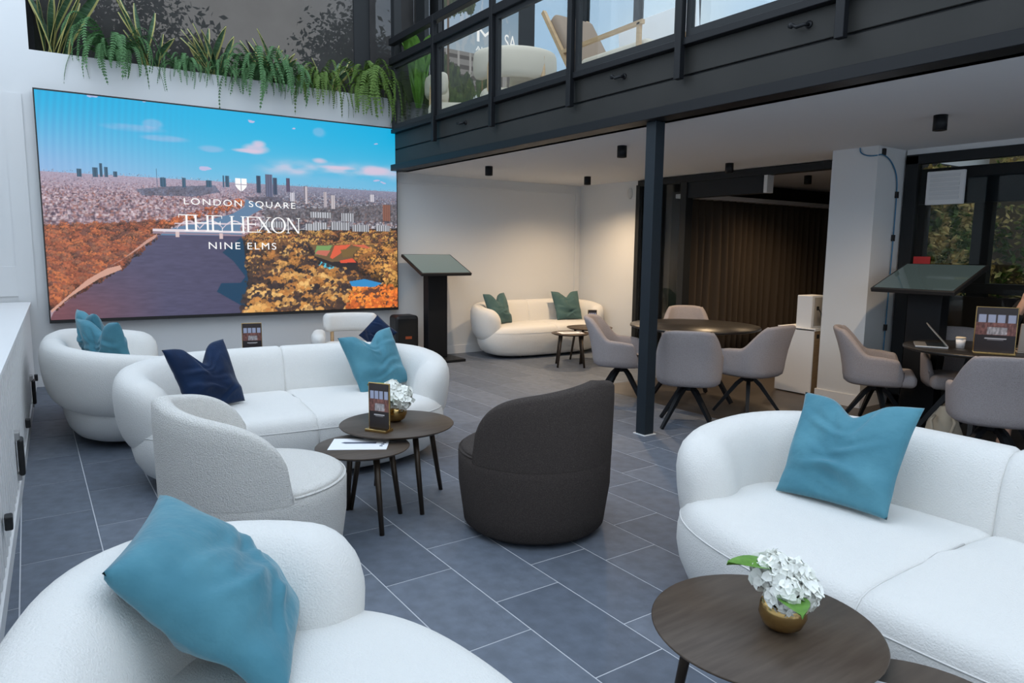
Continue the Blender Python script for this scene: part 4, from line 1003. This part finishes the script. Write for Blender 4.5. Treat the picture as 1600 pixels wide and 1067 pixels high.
cbk = thing('blue_cable', 'thin blue cable clipped up the side of the white pillar', 'cable', (0, 0, 0))
def chaikin(P_, n=3):
    for _ in range(n):
        Q = [P_[0]]
        for a_, b_ in zip(P_[:-1], P_[1:]): Q += [tuple(.75*u+.25*v for u, v in zip(a_, b_)), tuple(.25*u+.75*v for u, v in zip(a_, b_))]
        P_ = Q+[P_[-1]]
    return P_
mob('cable', *tube(chaikin([(6.395, 3.66, CE-.005), (6.385, 3.65, 2.37), (6.38, 3.58, 2.335), (6.385, 3.50, 2.33), (6.45, 3.478, 2.35), (6.60, 3.478, 2.31), (6.74, 3.478, 2.18), (6.76, 3.478, 1.95), (6.755, 3.478, 1.5), (6.75, 3.478, 1.0), (6.74, 3.478, .4)]), .006, 6), M_BLUE, cbk)
for x, z in ((6.48, 2.37), (6.76, 2.0), (6.755, 1.6), (6.745, .75)): box('clip', (x-.02, 3.468, z-.03), (x+.02, 3.489, z+.03), M_BLACKP, cbk, .003)
vt = thing('vent_grille', 'square white vent grille fixed to the right window', 'vent', (XG-.035, 3.11, 2.05))
box('frame', (-.004, -.16, -.15), (.03, .16, .15), M_WHITE2, vt, .006); 
for i in range(6): box('louvre', (-.012, -.125, -.105+i*.04), (-.004, .125, -.078+i*.04), M_WHITE, vt, .002, 1)
sg = tag(box('fire_sign', (XG-.036, 3.18, 1.29), (XG-.028, 3.33, 1.43), M_RED), 'small red sign on the window frame above the kiosk', 'sign')

# laptops, cup, bag on and below the right table
def laptop(label, x, y, rz, ang, m=M_SILVER):
    t = thing('laptop', label, 'laptop', (x, y, .741), rz)
    box('base', (-.155, -.11, 0), (.155, .11, .014), m, t, .004); box('keyboard', (-.14, -.03, .0142), (.14, .09, .0152), M_KEYS, t)
    l = box('lid', (-.155, -.004, 0), (.155, .004, .21), m, t, .003, 1, loc=(0, .11, .012), rot=(-ang, 0, 0)); box('display', (-.145, -.0052, .01), (.145, -.0042, .20), M_SCREENK, l)
laptop('open silver laptop seen from the side on the right table', 5.78, 2.62, R(208), R(-42))
laptop('pale laptop with its lid toward us at the right edge', 6.10, 2.02, R(125), R(8), mat('champagne_metal', (.60, .50, .42), .4, metal=.4))
cp = thing('paper_cup', 'small pale cup on the laptop table', 'cup', (5.86, 2.44, .74)); mob('body', *lathe([(0, 0), (.028, 0), (.034, .075), (.031, .075), (.026, .006), (0, .006)], 24), M_PAPER, cp); mob('lid', *lathe([(.0355, .073), (.0355, .08), (.030, .086), (0, .086)], 24), M_LINEN, cp)
bg_ = thing('canvas_tote', 'beige canvas tote bag slumped on the floor under the right chair', 'bag', (5.90, 2.52, 0), R(20))
V = []; F = []; n = 16
for j in range(9):
    f = j/8; z = .26*f
    for i in range(n): a = TAU*i/n; r_ = (1-.55*f*f)*(1+.10*math.sin(3*a+f*5)); V.append((.19*r_*math.cos(a)+.03*f, .13*r_*math.sin(a), z+.02*math.sin(2*a+1)*f+.002*(j == 0)))
for j in range(8):
    for i in range(n): F.append((j*n+i, j*n+(i+1) % n, (j+1)*n+(i+1) % n, (j+1)*n+i))
F.append(tuple(range(n))); F.append(tuple(range(8*n, 9*n))); mob('body', [(x, y, max(z, .002)) for x, y, z in V], F, M_CANVAS, bg_)
for s in (-1, 1): mob('strap', *tube([(-.1, .06*s, .20), (-.17, .08*s, .17), (-.22, .05*s, .06), (-.27, .05*s, .014)], .012, 6), M_CANVAS, bg_)
box('tag', (-.34, -.05, .004), (-.25, .02, .03), M_ORANGE, bg_, .004)

# ------------------------------------------------------------------ upper floor
ZU = 2.90
wu = struct(thing('window_4', 'tall upper glazing with dark mullions', 'window')); del wu['category']
for y in (8.42, 7.30, 6.30, 4.75, 3.1, 1.4): box('window_frame', (7.0, y-.05, 2.88), (7.1, y+.05, 6.2), M_STEEL, wu, .004)
box('window_frame', (7.0, -3.2, 2.88), (7.1, 8.4, 2.96), M_STEEL, wu, .004)
for a, b in ((8.37, 7.35), (7.25, 6.35), (6.25, 4.80), (4.70, 3.15), (3.05, 1.45), (1.35, -1.2)): box('pane', (7.04, b, 2.96), (7.052, a, 6.2), M_GLASSU, wu)
w5 = struct(thing('window_5', 'dark upper window beside the display', 'window')); del w5['category']
box('pane', (3.80, 8.80, 2.88), (4.62, 8.82, 6.2), M_BLIND, w5); 
for a, b in ((4.40, 4.47), (4.60, 4.66), (5.89, 6.15), (6.95, 7.1)): box('window_frame', (a, 8.45, 2.88), (b, 8.7, 6.2), M_STEEL, w5, .004)
box('pane', (6.15, 8.6, 2.88), (6.95, 8.62, 6.2), M_GLASSU, w5)
def ad_picture(U, V):
    A = lambda *c: np.array(c, float)/255.; img = np.zeros(U.shape+(3,)); t = np.clip(V/.6, 0, 1)[..., None]
    img[...] = A(150, 184, 214)*(1-t)+A(206, 218, 226)*t; n = vnoise(U, V, 10, 11); n2 = vnoise(U, V, 26, 12)
    m = (n > .62) & (V < .5); img[m] = img[m]*.6+A(226, 226, 228)*.4
    m = (V > .44) & (V < .70) & (U < .62); img[m] = A(150, 146, 142); m = m & (np.sin(V*95) > .2); img[m] = A(92, 84, 78); m = (V > .44) & (V < .70) & (U < .62) & (np.sin(U*42) > .86); img[m] = A(188, 184, 180)
    m = (V > .55) & (V < .72) & (U > .62); img[m] = A(168, 164, 160); m = m & (np.sin(U*60) > .3); img[m] = A(110, 104, 98)
    for cx, cy, r in ((.12, .66, .12), (.30, .70, .11), (.5, .66, .09), (.68, .70, .08), (.02, .60, .1), (.2, .08, .10), (.32, .1, .08), (.08, .12, .1)):
        d = ((U-cx)/r)**2+((V-cy)/(r*1.1))**2; m = d < .4+1.2*n2; img[m] = (A(58, 70, 36)*(.35+1.3*n2[..., None]))[m]
    m = (V > .76) & (V < .83); img[m] = (A(46, 62, 28)*(.5+n2[..., None]))[m]; m = (V >= .83) & (V < .87); img[m] = A(196, 190, 182); m = (V >= .87); img[m] = (A(96, 108, 66)*(.6+.7*n2[..., None]))[m]; m = V > .94; img[m] = A(178, 168, 156)
    m = (np.abs(U-.05) < .012) & (V < .9); img[m] = A(98, 78, 58); m = (np.abs(U-.50) < .006) & (V > .4) & (V < .8); img[m] = A(128, 100, 70)
    return img*.80
ud = thing('upper_display', 'tall lit advert display upstairs showing a garden building under blue sky', 'screen', (4.68, 8.44, 2.9))
box('casing', (-.01, .004, .1), (1.19, .05, 2.0), M_BLACKP, ud); picgrid('display', 150, 260, ad_picture, M_PIC, ((0, .12), (1.18, 1.98)), ud, 0)
def up_text(s, x0, x1, z, h, nm='lettering_line'):
    o = text_obj(nm, s, .1, M_TEXT, ud, (0, -.004, 0)); xs = [v.co.x for v in o.data.vertices]; ys = [v.co.y for v in o.data.vertices]
    o.scale = ((x1-x0)/(max(xs)-min(xs)), h/(max(ys)-min(ys)), 1); o.location = (x0-min(xs)*o.scale[0], -.004, z)
up_text('MI', .50, .86, 1.33, .19); up_text('SA', .95, 1.14, 1.31, .19); up_text('AL SA', .48, .80, 1.21, .06)

def lounge_up(label, x, y, rz, s=1.):
    t = thing('terrace_chair', label, 'armchair', (x, y, ZU-.02), rz, 'pale round backed chairs upstairs'); t.scale = (s, s, s)
    slab('seat_cushion', t, .74, .70, .26, .11, (0, 0, .29), m=M_LINEN)
    mob('backrest', *roll(arcpath(.42, 160, 20, 26, 0, -.08, .66), .075, .15), M_LINEN, t)
    for sx_ in (1, -1):
        mob('leg', *tube([(sx_*.27, .30, .72), (sx_*.28, .33, 0)], [.026, .022], 10), M_OAK, t); mob('leg', *tube([(sx_*.30, -.27, .30), (sx_*.31, -.29, 0)], [.026, .022], 10), M_OAK, t)
    return t
lounge_up('pale round backed chair upstairs nearest the corner post', 4.56, 8.0, R(60), .86)
lounge_up('pale round backed chair upstairs with its back to the railing', 5.08, 7.40, R(150), 1.16)
pillow('pale pointed cushion on the upstairs chair behind the railing', (5.14, 7.24, ZU+.50), R(150), R(10), 0, .40, M_LINEN, .10, seed=12)
wc = thing('wooden_lounger', 'upstairs lounger with pale oak frame and beige cushions', 'lounger', (5.0, 5.35, ZU-.02), R(0))
for sx_ in (-.3, .3):
    mob('side_rail', *tube([(sx_, -.75, .36), (sx_, .75, .30)], .032, 4, True, True), M_OAK, wc, smooth=False)
    mob('arm_rail', *tube([(sx_, -.55, .62), (sx_, .60, .60)], .026, 4, True, True), M_OAK, wc, smooth=False)
    mob('back_leg', *tube([(sx_, .62, .0), (sx_, .45, .36), (sx_, .95, 1.08)], .030, 4, True, True), M_OAK, wc, smooth=False)
    for fy in (-.5,): mob('leg', *tube([(sx_, fy, .62), (sx_, fy, 0)], .026, 4, True, True), M_OAK, wc, smooth=False)
slab('seat_cushion', wc, .54, .95, .14, .05, (0, -.10, .42), m=M_LINEN); slab('back_cushion', wc, .54, .72, .14, .05, (0, .66, .72), (R(55), 0, 0), m=mat('tan_cushion', (.30, .22, .16), .9, bump=(200, .3, .003)))
wp = tag(box('white_board', (-.02, -.55, .0), (.02, .55, 1.0), M_WHITE2, None, .004), 'pale board leaning upstairs behind the railing beside the lounger', 'board'); wp.location = (5.62, 5.45, ZU-.02); wp.rotation_euler = (0, R(-6), 0)
pl = thing('leafy_plant', 'broad leaved plant upstairs behind the corner post', 'plant', (4.20, 8.24, ZU-.02))
mob('pot', *lathe([(0, 0), (.13, 0), (.16, .3), (.14, .3), (0, .27)], 24), M_STEEL, pl)
for i in range(9):
    V = []; F = []; n = 8
    for k_ in range(n+1):
        f = k_/n; w = .11*math.sin(PI*min(1, f*.95+.03))**.8
        for q in (-1, 0, 1): V.append((q*w, .06*f+.22*f*f, .25+1.25*f-.35*f**3+.02*abs(q)))
    for k_ in range(n):
        for q in range(2): F.append((k_*3+q, k_*3+q+1, k_*3+4+q, k_*3+3+q))
    mob('leaf', V, F, M_LEAFG, pl, rot=(0, 0, i*2.4), loc=(0, 0, 0), recalc=False)
tree('street_tree', 'olive green tree outside the upper glazing on the right', 11.5, 4.6, 6.0, 1.6, 2600, .16, M_IVY)

# ------------------------------------------------------------------ seated person at the right edge, mostly out of frame
M_SKIN = mat('skin', (.52, .31, .22), .55, spec=.3); M_LACE = mat('black_lace', (.012, .012, .013), .85, bump=(140, 1.0, .006), var=(90, (.045, .043, .042), .5, .62)); M_TROUS = mat('dark_trousers', (.02, .02, .024), .9); M_HAIR = mat('dark_hair', (.018, .012, .009), .6, bump=(60, .6, .004))
PX = (6.55, 2.14)
pn = thing('person', 'person in a black lace top sitting at the right edge of the laptop table', 'person', (PX[0], PX[1], 0), R(-90+8))
def skinned(name, chains, m, parent, root=0, sub=2):
    V = []; E = []; Rr = []; idx = {}
    for ch in chains:
        prev = None
        for p in ch:
            k_ = tuple(round(c, 4) for c in p[:3])
            if k_ not in idx: idx[k_] = len(V); V.append(k_); Rr.append(p[3])
            i_ = idx[k_]
            if prev is not None and (prev, i_) not in E: E.append((prev, i_))
            prev = i_
    me = bpy.data.meshes.new(name); me.from_pydata(V, E, []); me.materials.append(m)
    o = link(bpy.data.objects.new(name, me), parent)
    md = o.modifiers.new('skin', 'SKIN'); md.use_smooth_shade = True
    for i_, r_ in enumerate(Rr): sv = me.skin_vertices[0].data[i_]; sv.radius = r_ if hasattr(r_, '__len__') else (r_, r_)
    me.skin_vertices[0].data[root].use_root = True
    o.modifiers.new('sub', 'SUBSURF').levels = sub; o.modifiers['sub'].render_levels = sub
    return o
# local: facing -Y, +X is the person's left hand side
pel = (0, .02, .52); ch_ = (0, .0, .92); nk = (0, -.02, 1.12)
def limb(g_):
    sh = lambda sx: (sx*.165, -.01, 1.045)
    legs = [[(pel[0], pel[1], pel[2], .13+g_), (sx*.09, -.03, .515, .085+g_), (sx*.10, -.42, .50, .062+g_), (sx*.10, -.40, .12, .044+g_)] for sx in (1, -1)]
    arms = [[(*ch_, .135+g_), (sx*.165, -.01, 1.045, .055+g_), (sx*.225, -.17, .83, .044+g_), (sx*.13, -.20, 1.02, .034+g_) if sx < 0 else (sx*.12, -.40, .80, .034+g_)] for sx in (1, -1)]
    trunk = [[(*pel, .13+g_), (0, .03, .72, .115+g_), (*ch_, .135+g_)]]
    return trunk, arms, legs
tr, ar, lg = limb(0)
hands = []
for sx, base, dr in ((1, (.12, -.40, .80), (-.25, -1, 0)), (-1, (-.13, -.20, 1.02), (.35, -.12, 1))):
    d = Vector(dr).normalized(); b = Vector(base); sd = d.cross(Vector((0, 0, 1)) if abs(d.z) < .8 else Vector((0, 1, 0))).normalized()
    palm = b+d*.075
    hands.append([(*b, .034), (*palm, (.020, .036))])
    for k_, L_ in enumerate((.070, .078, .072, .056)):
        o_ = sd*(.030-.020*k_); q0 = palm+o_*.6+d*.02; hands.append([(*palm, (.020, .036)), (*q0, .0105), (*(q0+o_*.2+d*L_*.55), .0088), (*(q0+o_*.25+d*L_+Vector((0, .012, -.006))), .0072)])
    hands.append([(*(b+d*.03), .024), (*(b+d*.05+sd*.042), .0115), (*(b+d*.095+sd*.055), .0085)])
head = [[(*ch_, .135), (0, -.01, 1.095, .052), (0, -.03, 1.165, .050), (0, -.045, 1.235, (.070, .080)), (0, -.04, 1.30, (.080, .094)), (0, -.03, 1.352, (.056, .066))], [(0, -.045, 1.235, (.070, .080)), (0, -.098, 1.196, .026)], [(0, -.04, 1.30, (.080, .094)), (0, -.136, 1.266, .011), (0, -.142, 1.250, .010)]]
feet = [[(sx*.10, -.40, .12, .044), (sx*.10, -.42, .055, .042), (sx*.10, -.54, .035, .034)] for sx in (1, -1)]
body = skinned('body', tr+ar+lg+feet+head+hands, M_SKIN, pn)
tr2, ar2, lg2 = limb(.013)
skinned('lace_top', tr2+ar2, M_LACE, pn); skinned('trousers', [tr2[0][:2]]+lg2, M_TROUS, pn)
V = []; F = []; nu, nv = 28, 18
for a_ in range(nv+1):
    for b_ in range(nu):
        th = PI*a_/nv; ph = TAU*b_/nu; V.append((.096*math.sin(th)*math.cos(ph), -.012+.112*math.sin(th)*math.sin(ph), 1.300+.110*math.cos(th)))
for a_ in range(nv):
    for b_ in range(nu):
        f = (a_*nu+b_, a_*nu+(b_+1) % nu, (a_+1)*nu+(b_+1) % nu, (a_+1)*nu+b_); c = sum((Vector(V[q]) for q in f), Vector())/4
        if c.y < -.03 and c.z < 1.338-.25*abs(c.x): continue
        if c.z < 1.215: continue
        F.append(f)
hr = mob('hair', V, F, M_HAIR, pn); hr.modifiers.new('thick', 'SOLIDIFY').thickness = .012
mob('hair_length', *tube([(0, .055, 1.30), (0, .085, 1.20), (0, .095, 1.08), (0, .10, 1.0)], [.075, .075, .06, .03], 14), M_HAIR, hr)
M_EYE = mat('eye_white', (.8, .8, .78), .3); M_IRIS = mat('iris', (.03, .02, .015), .3); M_LIP = mat('lips', (.42, .13, .11), .5)
for sx in (-1, 1):
    e = mob('eye', *lathe([(0, -.011), (.007, -.008), (.011, 0), (.007, .008), (0, .011)], 14), M_EYE, pn, loc=(sx*.033, -.116, 1.287), rot=(PI/2, 0, 0)); mob('iris', *lathe([(.0055, .0085), (.0052, .0112), (0, .0117)], 12), M_IRIS, e)
    mob('eyebrow', *tube([(sx*.016, -.131, 1.308), (sx*.034, -.130, 1.313), (sx*.052, -.118, 1.307)], [.003, .004, .002], 6), M_HAIR, pn)
    mob('ear', *lathe([(0, 0), (.018, .004), (.022, .012), (.012, .016), (0, .012)], 14), M_SKIN, pn, loc=(sx*.078, -.03, 1.275), rot=(0, sx*PI/2, 0))
mob('mouth', *tube([(-.024, -.112, 1.226), (-.008, -.122, 1.229), (.008, -.122, 1.229), (.024, -.112, 1.226)], [.002, .006, .006, .002], 8), M_LIP, pn)
